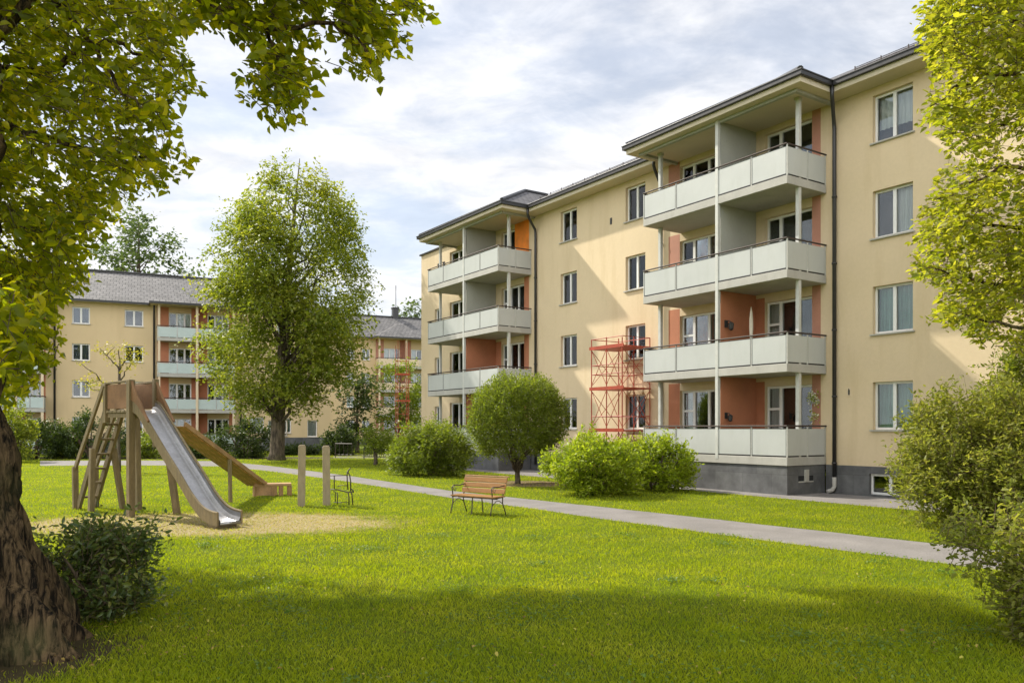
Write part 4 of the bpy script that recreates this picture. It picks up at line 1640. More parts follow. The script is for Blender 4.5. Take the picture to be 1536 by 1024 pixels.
add_leaves(RT, rel(RT, c), out_dirs(c, (11, 12.5, 6), 0.1), RNG.uniform(0.4, 0.7, len(c)), 8, 0.2, 'leaf_sunny', False, 0.95, 0.2, 0.65)


def crown_tree(name, label, base, top, trunk_r, profile, n_cl, clump_r, tw, k, leaf, mat, cx=(0, 0), group=None, droop=0.35, n_limbs=26, flat=1.0, gap=-0.25, cat='tree', fork=0.22,
               bark='bark_far', seed=1.0, flare=None):
    """trunk, limbs and a crown of many leaf clumps inside a radius-by-height profile"""
    root = empty(name, base, 0, label, cat, group)
    zs = [p[0] for p in profile]
    rs = [p[1] for p in profile]
    cl = []
    guard = 0
    while len(cl) < n_cl and guard < n_cl * 60:
        guard += 1
        z = random.uniform(zs[0], zs[-1])
        R = float(np.interp(z, zs, rs))
        if random.random() > (R / max(rs)) ** 1.2:
            continue
        an = random.uniform(0, 2 * math.pi)
        r = R * math.sqrt(random.uniform(0.06, 1.0)) * (0.88 + 0.2 * mnoise.noise(Vector((math.cos(an) * 1.5, math.sin(an) * 1.5, z * 0.35 + seed))))
        p = Vector((cx[0] * z / zs[-1] + r * math.cos(an), cx[1] * z / zs[-1] + r * math.sin(an), z))
        if mnoise.noise(Vector((p.x * 0.42, p.y * 0.42, p.z * 0.42 + seed))) < gap:
            continue
        cl.append(p)
    t = MB()
    th = zs[0] + (zs[-1] - zs[0]) * fork
    spine = [Vector((0, 0, -0.2)), Vector((0.02, 0, 0.4)), Vector((cx[0] * 0.1, cx[1] * 0.1, th * 0.6)), Vector((cx[0] * 0.25, cx[1] * 0.25, th)),
             Vector((cx[0] * 0.6, cx[1] * 0.6, (th + zs[-1]) / 2)), Vector((cx[0], cx[1], zs[-1] - 0.3))]
    fl = flare or 1.45
    t.tube(spine, [trunk_r * fl, trunk_r * 1.08, trunk_r * 0.92, trunk_r * 0.78, trunk_r * 0.36, 0.02], 12)
    t.build('trunk', bark, root, smooth=True)
    lm = MB()
    for p in random.sample(cl, min(n_limbs, len(cl))):
        z0 = min(max(zs[0] * 0.75, p.z - 0.55 * math.hypot(p.x, p.y) - random.uniform(0.5, 2.5)), p.z)
        f = z0 / zs[-1]
        a = Vector((cx[0] * f, cx[1] * f, z0))
        r = max(0.02, trunk_r * 0.32 * (1 - f * 0.7))
        cv = curve(a, p, 0.06, 5, 0.6)
        lm.tube(cv, [r * (1 - 0.85 * i / 5) for i in range(6)], 6)
    lm.build('limbs', bark, root, smooth=True)
    C = np.array([tuple(p) for p in cl])
    st = np.repeat(C, tw, 0) + RNG.normal(size=(len(C) * tw, 3)) * np.array([clump_r, clump_r, clump_r * 0.7]) * 0.55
    axis = np.stack([np.interp(st[:, 2], [0, zs[-1]], [0, cx[0]]), np.interp(st[:, 2], [0, zs[-1]], [0, cx[1]]), st[:, 2] - 1.0], 1)
    d = norm(norm(st - axis) * 0.8 + RNG.normal(size=st.shape) * 0.6)
    d[:, 2] -= droop * 0.6
    add_leaves(root, st, d, RNG.uniform(0.5, 1.0, len(st)) * clump_r, k, leaf, mat, False, 0.9, droop, 0.62, 0.0, 'crown', flat)
    return root


bt = G(415, 690)
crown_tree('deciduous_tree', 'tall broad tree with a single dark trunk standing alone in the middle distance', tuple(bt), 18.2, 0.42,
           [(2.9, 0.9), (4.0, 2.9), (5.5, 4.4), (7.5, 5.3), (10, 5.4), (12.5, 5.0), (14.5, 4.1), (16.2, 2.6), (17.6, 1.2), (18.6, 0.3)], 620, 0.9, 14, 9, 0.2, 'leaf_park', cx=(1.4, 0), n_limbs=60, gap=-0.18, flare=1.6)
p = P(208, 400, 92)
crown_tree('pine_tree', 'tall loose conifer rising behind the grey roof of the left block', (p.x, 92, 0), 26, 0.5,
           [(12, 2.0), (15, 4.6), (18, 5.4), (21, 5.0), (24, 3.8), (26.5, 0.8)], 70, 1.3, 12, 6, 0.5, 'leaf_far', group='trees behind the blocks', n_limbs=30, droop=0.1, gap=-0.1)
p = P(291, 400, 100)
crown_tree('deciduous_tree', 'small treetop peeping over the ridge of the left block', (p.x, 100, 0), 21, 0.3, [(12, 2), (16, 2.8), (20, 1.8), (22, 0.3)], 26, 1.2, 10, 6, 0.5, 'leaf_far',
           group='trees behind the blocks')
p = P(622, 465, 130)
crown_tree('deciduous_tree', 'faint treetop beyond the roof of the furthest block', (p.x, 130, 0), 22, 0.3, [(14, 3), (18, 4), (21.5, 1.5)], 30, 1.4, 10, 6, 0.6, 'leaf_far',
           group='trees behind the blocks')
p = P(600, 640, 66)
crown_tree('deciduous_tree', 'feathery mid green tree in front of the furthest block', (p.x, 66, 0), 7.6, 0.16, [(1.5, 1.2), (2.6, 2.2), (4.5, 2.6), (6, 1.9), (7.4, 0.4)], 60, 0.8, 12, 7, 0.24, 'leaf_globe',
           n_limbs=20)
p = P(522, 640, 60)
crown_tree('evergreen_tree', 'dark dense evergreen beside the end of the left block', (p.x + 0.3, 62, 0), 6, 0.15, [(0.5, 0.7), (1.6, 1.0), (3, 1.25), (5, 1.1), (6.2, 0.4)], 40, 0.7, 12, 7, 0.24, 'leaf_hedge_dark', n_limbs=10, gap=-0.6)
p = G(563, 697)
crown_tree('small_tree', 'small dark round headed tree on the far lawn', tuple(p), 1.9, 0.09, [(0.75, 0.4), (1.0, 1.0), (1.5, 1.1), (1.95, 0.5)], 26, 0.42, 12, 7, 0.13, 'leaf_globe', n_limbs=8, gap=-0.6)

# --- bare-limbed young tree behind the slide
sd = 36.0
ST = empty('young_tree', (P(179, 600, sd).x, sd, 0), 0, 'pruned young tree with bare forked branches behind the slide tower', 'tree')


def SP(x, y, dd=0.0):
    return P(x, y, sd + dd) - Vector(ST.location)


mb = MB()
mb.tube(curve((0, 0, -0.1), SP(179, 553), 0, 6, 0.15), [0.09, 0.085, 0.08, 0.075, 0.07, 0.065, 0.06], 8)
mb.build('trunk', 'bark_far', ST, smooth=True)
limb = MB()
tips = []
for a, b, r in (((179, 555), (160, 533), 0.04), ((179, 555), (196, 530), 0.04), ((179, 560), (178, 524), 0.04), ((160, 533), (150, 522), 0.02), ((160, 533), (172, 520), 0.02), ((196, 530), (214, 527), 0.02),
                ((196, 530), (190, 518), 0.02), ((179, 590), (150, 570), 0.05), ((150, 570), (122, 545), 0.03), ((150, 570), (132, 577), 0.02), ((165, 592), (140, 585), 0.03), ((179, 600), (160, 590), 0.04), ((140, 585), (120, 572), 0.02),
                ((196, 545), (206, 540), 0.02), ((181, 570), (197, 545), 0.035)):
    q = random.uniform(-0.6, 0.6)
    A, B = SP(*a), SP(*b, q)
    limb.tube(curve(A, B, 0.03, 4, 0.5), [r, r * 0.85, r * 0.7, r * 0.6, r * 0.5], 6)
    tips += [tuple(A.lerp(B, t)) for t in (0.55, 0.8, 1.0)]
limb.build('limbs', 'bark_far', ST, smooth=True)
tp = np.repeat(np.array(tips), 3, 0) + RNG.normal(size=(len(tips) * 3, 3)) * 0.12
add_leaves(ST, tp, RNG.normal(size=tp.shape) + np.array([0, 0, 0.3]), np.full(len(tp), 0.3), 5, 0.13, 'leaf_yellow', False, 0.9, 0.2, 0.6)


# ------------------------------------------------------------------ shrubs
def shrub(name, label, base, rx, ry, h, n, tl, k, leaf, mat, six=False, up=0.5, lean=(0, 0), group=None, droop=0.05, bottom=0.05, wr=0.5, stem=0.004, cat='shrub', shell=0.25, lumps=0.22, seed=0.0, rnd=0.35,
          spread=0.8, stems=9):
    root = empty(name, base, 0, label, cat, group)
    u = RNG.uniform(-1, 1, n)
    an = RNG.uniform(0, 2 * np.pi, n)
    q = np.sqrt(1 - u * u)
    dirs = np.stack([q * np.cos(an), q * np.sin(an), u], 1)
    lump = np.array([mnoise.noise(Vector((a * 2.1, b * 2.1, c * 2.1 + seed))) for a, b, c in dirs])
    r = (shell + (1 - shell) * RNG.uniform(0, 1, n) ** 0.45) * (1 + lumps * lump)
    zc = h * 0.46
    p = dirs * r[:, None] * np.array([rx, ry, h * 0.54]) + np.array([0, 0, zc])
    p[:, 0] += lean[0] * p[:, 2]
    p[:, 1] += lean[1] * p[:, 2]
    p = p[p[:, 2] > bottom * h]
    d = norm((p - np.array([0, 0, zc * 0.6])) / np.array([rx, ry, h * 0.54])) * 0.9 + np.array([0, 0, up]) + RNG.normal(size=p.shape) * rnd
    per = 12
    nc = max(12, len(p) // per)
    ci = RNG.integers(0, nc, len(p))
    cp_, cd_ = p[:nc], norm(d[:nc])
    p = cp_[ci] + RNG.normal(size=p.shape) * tl * 0.3
    d = cd_[ci] + RNG.normal(size=p.shape) * (0.3 + rnd * 0.5)
    st = p - norm(d) * tl * 0.5
    st[:, 2] = np.maximum(st[:, 2], 0.03)
    add_leaves(root, st, d, RNG.uniform(0.7, 1.25, len(p)) * tl, k, leaf, mat, six, spread, droop, wr, stem, 'foliage', 0.4, 'stem_brown')
    sm = MB()
    for i in range(stems):
        a = 2 * math.pi * i / stems + random.uniform(-0.3, 0.3)
        rr = random.uniform(0.35, 0.75)
        b = Vector((rx * rr * math.cos(a) + lean[0] * h * .6, ry * rr * math.sin(a) + lean[1] * h * .6, h * random.uniform(0.5, 0.75)))
        sm.tube(curve((b.x * 0.15, b.y * 0.15, -0.05), b, 0.08, 5, 0.4), [0.03 * max(h, .8) * (1 - 0.13 * i2) for i2 in range(6)], 6)
    sm.build('stems', 'stem_brown', root, smooth=True)
    return root


d = 33.0
shrub('broad_shrub', 'broad dark green shrub with drooping sprays left of the globe shaped tree', (P(650, 700, d).x, d, 0), 1.95, 1.6, 2.15, 1500, 0.55, 13, 0.15, 'leaf_globe', up=0.6, droop=0.15, lumps=0.3, seed=2, wr=0.32, bottom=0.02)
d = 23.6
shrub('bright_shrub', 'bright lime green shrub by the path, nearer one of the clipped pair', (P(893, 700, d).x, d, 0), 1.5, 1.25, 1.75, 1700, 0.36, 11, 0.12, 'leaf_lime', up=0.75, lumps=0.25, seed=5, wr=0.4, group='lime shrubs beside the path', bottom=0.02)
d = 25.2
shrub('bright_shrub', 'lime green shrub against the dark plinth of the near balconies', (P(985, 700, d).x, d, 0), 1.15, 1.0, 1.7, 1200, 0.36, 11, 0.12, 'leaf_lime', up=0.75, lumps=0.25, seed=8, wr=0.4, group='lime shrubs beside the path', bottom=0.02)
d = 15.6
shrub('tall_shrub', 'tall spreading olive green shrub covering the corner below the right tree', (P(1503, 700, d).x, d, 0), 2.0, 1.6, 2.75, 4200, 0.5, 13, 0.09, 'leaf_olive', True, up=0.55, droop=0.12, lumps=0.35, seed=11, wr=0.42,
      bottom=0.0, rnd=0.5)
d = 17.2
shrub('tall_shrub', 'darker upright shrub at the right edge behind the spreading olive one', (P(1555, 700, d).x, d, 0), 1.3, 1.2, 3.5, 1500, 0.55, 12, 0.10, 'leaf_park', True, up=0.7, lumps=0.35, seed=14, wr=0.45, rnd=0.5)
shrub('low_shrub', 'low loose yellowish shrub in the bottom right corner', (5.3, 7.4, 0), 1.0, 0.8, 1.36, 1500, 0.34, 11, 0.06, 'leaf_olive', True, up=0.35, droop=0.12, lumps=0.4, seed=17, wr=0.5, rnd=0.6, bottom=0.0)
shrub('glossy_shrub', 'dark glossy leaved shrub beside the thick trunk', (-4.40, 8.4, 0), 0.58, 0.5, 0.96, 620, 0.34, 11, 0.075, 'leaf_glossy', True, up=0.55, droop=0.05, lumps=0.3, seed=20, wr=0.45, rnd=0.5, bottom=0.0)

# globe tree
gb = Vector((P(776, 700, 28.4).x, 28.4, 0))
GT = empty('globe_tree', gb, 0, 'small tree clipped to a globe with several thin stems', 'tree')
n = 4600
u = RNG.uniform(-0.86, 1, n)
an = RNG.uniform(0, 2 * np.pi, n)
q = np.sqrt(1 - u * u) ** 0.75
dr = np.stack([q * np.cos(an), q * np.sin(an), u], 1)
lm = np.array([mnoise.noise(Vector((a * 2.2, b * 2.2, c_ * 2.2))) + 0.5 * mnoise.noise(Vector((a * 6, b * 6, c_ * 6))) for a, b, c_ in dr])
r = (0.45 + 0.55 * RNG.uniform(0, 1, n) ** 0.4) * (1 + 0.13 * lm)
low = np.clip(-u, 0, 1)
pp = dr * r[:, None] * np.array([1.80, 1.7, 1.62]) + np.array([0, 0, 2.33])
dd = norm(dr * 0.8 + np.array([0, 0, 0.55]) + RNG.normal(size=dr.shape) * 0.3)
add_leaves(GT, pp - dd * 0.2, dd, RNG.uniform(0.20, 0.32, n), 11, 0.09, 'leaf_globe', False, 0.8, 0.05, 0.42, 0.004, 'crown', 0.4, 'stem_brown')
tr = MB()
tr.tube(curve((0, 0, -0.1), (0.04, 0, 0.75), 0, 4, 0.2), [0.13, 0.10, 0.09, 0.085, 0.08], 9)
tr.build('trunk', 'bark_far', GT, smooth=True)
sm = MB()
for i in range(16):
    a = 2 * math.pi * i / 16 + random.uniform(-0.2, 0.2)
    rr = random.uniform(0.4, 1.3)
    sm.tube(curve((0.03 * math.cos(a), 0.03 * math.sin(a), 0.35 + 0.3 * random.random()), (rr * math.cos(a), rr * math.sin(a), random.uniform(1.7, 2.9)), 0.03, 6, 0.5), [0.035 - 0.004 * j for j in range(7)], 6)
sm.build('limbs', 'bark_far', GT, smooth=True)

# shrubs and hedges in front of the left block
HG = 'dark shrubs along the left block'
for x, y, dp, rx, h, mat, lab, sd_ in ((50, 690, 50, 1.9, 2.6, 'leaf_hedge_dark', 'large dark shrub at the far left beside the old trunk', 31), (140, 690, 51, 2.4, 2.75, 'leaf_hedge_dark', 'dark rounded shrub seen behind the slide ladder', 32),
                                       (366, 686, 52, 1.8, 2.5, 'leaf_hedge_dark', 'round dark shrub left of the lone tall trunk', 33), (95, 690, 52, 1.3, 2.2, 'leaf_globe', 'smaller lighter shrub between two dark ones at far left', 34),
                                       (300, 688, 52.5, 2.1, 1.5, 'leaf_hedge_dark', 'low dark shrub below the balconies of the left block', 35), (225, 688, 52, 2.0, 1.5, 'leaf_globe', 'low shrub behind the posts of the slide tower', 36),
                                       (510, 680, 57, 1.15, 2.0, 'leaf_hedge_dark', 'small dark bush at the corner of the left block', 37), (450, 683, 58, 1.3, 0.45, 'leaf_hedge_dark', 'flat clipped bush right of the lone tall trunk', 38),
                                       (20, 690, 46, 1.2, 3.2, 'leaf_park', 'tall light shrub directly behind the old trunk', 39), (588, 672, 60, 1.6, 1.0, 'leaf_lime', 'pale green bush on the far lawn near the furthest block', 40)):
    shrub('dark_shrub', lab, (P(x, y, dp).x, dp, 0), rx, rx * 0.75, h, 620, 0.55, 9, 0.17, mat, group=HG, up=0.5, lumps=0.3, seed=sd_, wr=0.5, stem=0, bottom=0.0, shell=0.35)


# ------------------------------------------------------------------ playground slide
g0 = G(196, 775)
e = Vector((0.78, -0.63, 0)).normalized()
SL = empty('playground_slide', (g0.x, g0.y, 0), math.atan2(e.y, e.x), 'wooden playground tower with ladder, steel slide and a second wooden chute', 'slide')
WD = 0.57


def part(name, mat, fn, parent=SL, bevel=0.008, smooth=False):
    m = MB()
    fn(m)
    return m.build(name, mat, parent, bevel=bevel, smooth=smooth)


for x, y, zt in ((0, 0, 3.06), (0, WD, 3.1), (-1.18, 0, 3.0), (-1.18, WD + 0.12, 3.0)):
    if (x, y) == (0, WD):
        part('post', 'old_wood', lambda m: m.box((x - 0.055, y - 0.055, 1.55), (x + 0.055, y + 0.055, zt)))
    elif (x, y) == (-1.18, 0):
        part('post', 'old_wood', lambda m: m.bar((x, y, 2.1), (x, y, zt), 0.12))
    else:
        part('post', 'old_wood', lambda m: m.bar((x + (-0.06 if x else 0), y + (0.1 if x else 0), -0.15), (x, y, zt), 0.14 if not x else 0.12))
part('post', 'old_wood', lambda m: m.bar((0.18, 1.0, -0.1), (0.5, WD - 0.02, 1.85), 0.13))
part('platform', 'old_wood', lambda m: [m.box((-1.2 + i * 0.2, -0.04, 2.33), (-1.2 + i * 0.2 + 0.185, WD + 0.06, 2.39)) for i in range(6)] + [m.box((-1.2, 0.0, 2.22), (0.0, 0.06, 2.325)), m.box((-1.2, WD - 0.06, 2.22), (0.0, WD, 2.325))])
part('side_panel', 'red_wood', lambda m: m.box((-1.1, -0.015, 2.42), (-0.08, 0.025, 2.98)))
part('side_panel', 'red_wood', lambda m: m.box((-1.1, WD - 0.02, 2.42), (-0.06, WD + 0.02, 3.0)))
part('top_rail', 'old_wood', lambda m: [m.bar((-1.22, 0.0, 3.02), (0.06, 0.0, 3.04), 0.09, 0.05), m.bar((-1.22, WD + .06, 3.02), (0.0, WD, 3.04), 0.09, 0.05)])
# ladder
lad = part('ladder', 'old_wood', lambda m: [m.bar((-1.18, y, 2.42), (-2.68, y, 0.02), 0.075, 0.16) for y in (0.0, 0.38)])
for i in range(6):
    t = (i + 0.8) / 6.8
    part('rung', 'old_wood', lambda m: m.bar((-2.68 + 1.5 * t, 0.03, 0.02 + 2.4 * t), (-2.68 + 1.5 * t, 0.35, 0.02 + 2.4 * t), 0.10, 0.05), lad)
for y in (-0.05, 0.43):
    part('ladder_rail', 'old_wood', lambda m: [m.bar((-1.2, y, 2.98), (-2.74, y, 0.98), 0.06, 0.11), m.bar((-2.74, y, 1.04), (-2.70, y, -0.1), 0.085, 0.13)])
    part('support_post', 'old_wood', lambda m: m.bar((-1.80, y * 1.6, -0.1), (-1.78, y, 1.5), 0.12))
# steel bed: profile along x, z
PR = [(0.0, 2.40), (0.16, 2.39), (0.3, 2.33), (0.55, 2.12), (0.9, 1.82), (1.5, 1.32), (2.1, 0.85), (2.5, 0.50), (2.8, 0.30), (3.05, 0.18), (3.3, 0.135), (3.52, 0.125)]


def prof(n=44):
    xs = np.linspace(0, 3.52, n)
    zs = np.interp(xs, [p[0] for p in PR], [p[1] for p in PR])
    for _ in range(3):
        zs[1:-1] = (zs[:-2] + 2 * zs[1:-1] + zs[2:]) / 4
    return list(zip(xs, zs))


PF = prof()


def bed(m):
    cs = [(0.045, 0.17), (0.05, 0.08), (0.09, 0.0), (0.14, -0.012), (WD - 0.14, -0.012), (WD - 0.09, 0.0), (WD - 0.05, 0.08), (WD - 0.045, 0.17)]
    for (xa, za), (xb, zb) in zip(PF[:-1], PF[1:]):
        for (ya, ha), (yb, hb) in zip(cs[:-1], cs[1:]):
            m.face([(xa, ya, za + ha), (xb, ya, zb + ha), (xb, yb, zb + hb), (xa, yb, za + hb)])
    xe, ze = PF[-1]
    m.tube([(xe, 0.06, ze - 0.02), (xe, WD - 0.06, ze - 0.02)], 0.035, 8)


part('slide_bed', 'slide_steel', bed, bevel=0, smooth=True)


def sideboard(y0, y1):
    def fn(m):
        for (xa, za), (xb, zb) in zip(PF[:-1], PF[1:]):
            ta, tb = za + 0.185, zb + 0.185
            ba, bb = za - 0.06, zb - 0.06
            m.face([(xa, y0, ba), (xb, y0, bb), (xb, y0, tb), (xa, y0, ta)])
            m.face([(xa, y1, ba), (xa, y1, ta), (xb, y1, tb), (xb, y1, bb)])
            m.face([(xa, y0, ta), (xb, y0, tb), (xb, y1, tb), (xa, y1, ta)])
            m.face([(xa, y0, ba), (xa, y1, ba), (xb, y1, bb), (xb, y0, bb)])
        xe, ze = PF[-1]
        m.face([(xe, y0, ze - 0.06), (xe, y1, ze - 0.06), (xe, y1, ze + 0.185), (xe, y0, ze + 0.185)])
        m.tube([(x, (y0 + y1) / 2, z + 0.195) for x, z in PF], 0.024, 8)
    return fn


part('side_board', 'old_wood', sideboard(0.0, 0.042), bevel=0)
part('side_board', 'old_wood', sideboard(WD - 0.042, WD), bevel=0)


def hood(y):
    def fn(m):
        top = [(0.06, 3.02), (0.16, 2.86), (0.32, 2.66), (0.5, 2.48), (0.66, 2.28), (0.82, 2.13)]
        bot = [(x, float(np.interp(x, [p[0] for p in PF], [p[1] for p in PF])) + 0.2) for x, _ in top]
        for i in range(5):
            a, b = top[i], top[i + 1]
            c, d = bot[i], bot[i + 1]
            for yy, o in ((y, 1), (y + 0.03, -1)):
                m.face([(c[0], yy, c[1]), (d[0], yy, d[1]), (b[0], yy, b[1]), (a[0], yy, a[1])][::o])
        m.tube([(x, y + 0.015, z) for x, z in top], 0.03, 8)
    return fn


part('guard_board', 'red_wood', hood(-0.02), bevel=0)
part('guard_board', 'red_wood', hood(WD - 0.01), bevel=0)
part('slide_foot', 'old_wood', lambda m: m.box((3.1, 0.06, -0.05), (3.4, WD - 0.06, 0.09)))


# second chute: wooden rails with slats, running away behind
def inv(p):
    q = Vector(p) - Vector(SL.location)
    a = -SL.rotation_euler.z
    return Vector((q.x * math.cos(a) - q.y * math.sin(a), q.x * math.sin(a) + q.y * math.cos(a), q.z))


cs_, ce_ = Vector((-8.0, 18.9, 2.02)), Vector((-7.4, 23.2, 0.30))
cd = (ce_ - cs_)
cn = Vector((cd.y, -cd.x, 0)).normalized() * 0.27
ch = part('wooden_chute', 'tan_wood', lambda m: [m.bar(inv(cs_ + cn * f), inv(ce_ + cn * f), 0.13, 0.025) for f in (-0.55, 0.0, 0.55)])
for s in (-1, 1):
    part('chute_rail', 'tan_wood', lambda m: m.bar(inv(cs_ + cn * s + Vector((0, 0, 0.05))), inv(ce_ + cn * s + Vector((0, 0, 0.05))), 0.055, 0.12), ch)
for i in range(15):
    t = (i + 0.5) / 15
    c0 = cs_ + cd * t + Vector((0, 0, 0.03))
    part('slat', 'tan_wood', lambda m: m.bar(inv(c0 - cn * 0.9), inv(c0 + cn * 0.9), 0.09, 0.035), ch)
part('chute_leg', 'old_wood', lambda m: [m.bar(inv(cs_ + cd * 0.5 + cn * s + Vector((0, 0, 0.0))), inv(cs_ + cd * 0.5 + cn * s * 1.1 + Vector((0, 0, -1.5))), 0.08) for s in (1,)], ch)


def endbox(m):
    a, b = Vector((-7.5, 23.2, 0.33)), Vector((-6.5, 23.5, 0.33))
    m.bar(inv(a), inv(b), 0.5, 0.07)
    w = (b - a)
    s = Vector((-w.y, w.x, 0)).normalized()
    for t in (0.03, 0.5, 0.72, 0.95):
        q = a + w * t
        m.bar(inv(q - s * 0.2 - Vector((0, 0, 0.04))), inv(q - s * 0.2 - Vector((0, 0, 0.4))), 0.10)
        m.bar(inv(q + s * 0.2 - Vector((0, 0, 0.04))), inv(q + s * 0.2 - Vector((0, 0, 0.4))), 0.10)
    m.bar(inv(a - s * 0.2 - Vector((0, 0, 0.17))), inv(a + w * 0.62 - s * 0.2 - Vector((0, 0, 0.17))), 0.04, 0.26)


part('chute_end', 'tan_wood', endbox, ch)

# ------------------------------------------------------------------ posts, bench, chair frame
for (x, yb, yt, lab) in ((452, 759, 667, 'square weathered post standing free, the one nearer to the wooden chute'), (490, 757.5, 668, 'square weathered post right beside the bare metal chair frame')):
    g = G(x, yb)
    hgt = 2 - (yt - HY) / F * g.y
    m = MB()
    w = 0.093
    m.box((-w, -w, -0.2), (w, w, hgt - 0.03))
    m.box((-w * 0.8, -w * 0.8, hgt - 0.0295), (w * 0.8, w * 0.8, hgt))
    o = m.build('wooden_post', 'weathered_post', bevel=0.012)
    o.location = (g.x, g.y, 0)
    o.rotation_euler = (0.01, 0.012 if x < 460 else -0.01, 0.25)
    tag(o, lab, 'post', 'two posts on the lawn')

f0, f1 = G(674, 770), G(745.8, 776)
ba = (f1 - f0)
BN = empty('park_bench', (f0 * 0.54 + f1 * 0.46), math.atan2(ba.y, ba.x), 'wooden slatted park bench with curly iron ends on the lawn', 'bench')
HWB = ba.length / 2 - 0.12
for i in range(4):
    y = 0.02 + i * 0.115
    m = MB()
    m.box((-HWB - 0.05, y, 0.415), (HWB + 0.05, y + 0.10, 0.445))
    m.build('seat_slat', 'bench_wood', BN, bevel=0.006)
for i in range(3):
    z = 0.535 + i * 0.125
    y = 0.46 + i * 0.042
    m = MB()
    m.bar((-HWB - 0.05, y, z), (HWB + 0.05, y, z), 0.03, 0.112, up=(0, 0.3, 1))
    m.build('back_slat', 'bench_wood', BN, bevel=0.006)
m = MB()
m.bar((-HWB - 0.06, 0.592, 0.865), (HWB + 0.06, 0.592, 0.865), 0.055, 0.03)
m.build('back_slat', 'tan_wood', BN, bevel=0.006)
for s in (-1, 1):
    x = s * HWB
    m = MB()
    q = lambda pts, r=0.017: m.tube([(x, y, z) for y, z in pts], r * 0.8, 7)
    q([(-0.03, 0.0), (0.0, 0.12), (0.05, 0.26), (0.05, 0.40)])
    q([(0.56, 0.0), (0.50, 0.14), (0.43, 0.28), (0.44, 0.42), (0.48, 0.55), (0.545, 0.70), (0.60, 0.86)])
    q([(0.03, 0.405), (0.2, 0.40), (0.44, 0.41)])
    q([(0.05, 0.40), (0.04, 0.52), (0.02, 0.62), (0.08, 0.66), (0.3, 0.65), (0.55, 0.68)])
    q([(0.06, 0.25), (0.2, 0.34), (0.30, 0.34), (0.43, 0.27)], 0.011)
    q([(0.10, 0.64), (0.07, 0.58), (0.13, 0.53), (0.17, 0.58), (0.13, 0.61)], 0.010)
    m.build('bench_end', 'iron', BN, smooth=True)
m = MB()
m.tube([(-HWB, 0.24, 0.38), (HWB, 0.24, 0.38)], 0.012, 6)
m.tube([(0, 0.06, 0.4), (0.0, 0.03, 0.0)], 0.013, 6)
m.tube([(0, 0.40, 0.4), (0.0, 0.45, 0.0)], 0.013, 6)
m.build('cross_bar', 'iron', BN)

cf = G(514, 758)
CF = empty('chair_frame', cf, 0.0, 'rusty bare metal chair frame without any boards behind a post', 'chair')


def CPT(x, y, dy=0.0):
    p = P(x, y, cf.y + dy) - Vector(cf)
    return p


for nm, pts, r in (('leg', [(529.5, 758.5), (528, 742), (526, 736)], .016), ('leg', [(523.5, 757), (523.5, 745), (522, 738)], .016), ('leg', [(506, 756), (506, 738)], .014), ('leg', [(503, 754, .3), (503, 738, .3), (500, 735.5, .3)], .012),
                   ('back_upright', [(526, 736), (526, 722), (524.5, 712), (522, 708), (524, 703.5), (526, 702)], .016), ('back_upright', [(522, 734, .15), (521, 722, .15), (520.6, 712, .15), (522, 705, .15)], .016),
                   ('back_upright', [(501.5, 734, .3), (501.3, 713, .3)], .015), ('top_rail', [(494, 713, .3), (501, 713, .3), (521, 712.6, .15)], .011), ('seat_rail', [(494, 733.5, .3), (506, 734), (522, 738), (530, 737)], .016),
                   ('seat_rail', [(506, 729.5, .4), (512, 727.5, .4), (521, 728, .3)], .011), ('foot_rail', [(500, 753, .2), (523, 753, 0.05)], .009), ('armrest', [(526, 732), (529, 735), (531, 738)], .016)):
    m = MB()
    m.tube([CPT(*p) for p in pts], r, 7)
    m.build(nm, 'iron', CF, smooth=True)


# ------------------------------------------------------------------ scaffolding
def scaffold(label, origin, rz, w, dpt, levels, rails, top, mat, nb=2, r=0.022):
    root = empty('scaffolding', origin, rz, label, 'scaffolding', 'red scaffolding by the blocks')
    xs = [w * i / nb for i in range(nb + 1)]
    for x in xs:
        for y in (0, dpt):
            m = MB()
            m.tube([(x, y, 0.0), (x, y, top + random.uniform(-0.1, 0.25))], r, 7)
            m.build('upright', mat, root)
    for z in levels:
        m = MB()
        for i in range(4):
            m.box((-0.08, 0.02 + dpt * i / 4, z - 0.05), (w + 0.08, 0.02 + dpt * (i + 0.92) / 4, z))
        m.box((-0.1, -0.035, z - 0.07), (w + 0.1, -0.005, z + 0.06))
        m.build('deck', mat, root)
    for z in rails:
        m = MB()
        m.tube([(0, 0, z), (w, 0, z), (w, dpt, z), (0, dpt, z), (0, 0, z)], r * 0.75, 6)
        m.build('guard_rail', mat, root)
    zs = [0.1] + list(levels) + [top]
    for j in range(len(zs) - 2):
        for i in range(nb):
            for y in ((0,) if (i + j) % 2 else (0, dpt)):
                m = MB()
                a, b = xs[i], xs[i + 1]
                m.tube([(a, y - 0.01, zs[j] + 0.1), (b, y - 0.01, zs[j + 1] - 0.1)], r * 0.55, 6)
                m.tube([(b, y + 0.012, zs[j] + 0.1), (a, y + 0.012, zs[j + 1] - 0.1)], r * 0.55, 6)
                m.build('brace', mat, root)
        for x in (0, w):
            m = MB()
            m.tube([(x, 0, zs[j] + 0.1), (x, dpt, zs[j + 1] - 0.1)], r * 0.55, 6)
            m.tube([(x + 0.02, dpt, zs[j] + 0.1), (x + 0.02, 0, zs[j + 1] - 0.1)], r * 0.55, 6)
            m.build('brace', mat, root)
    return root


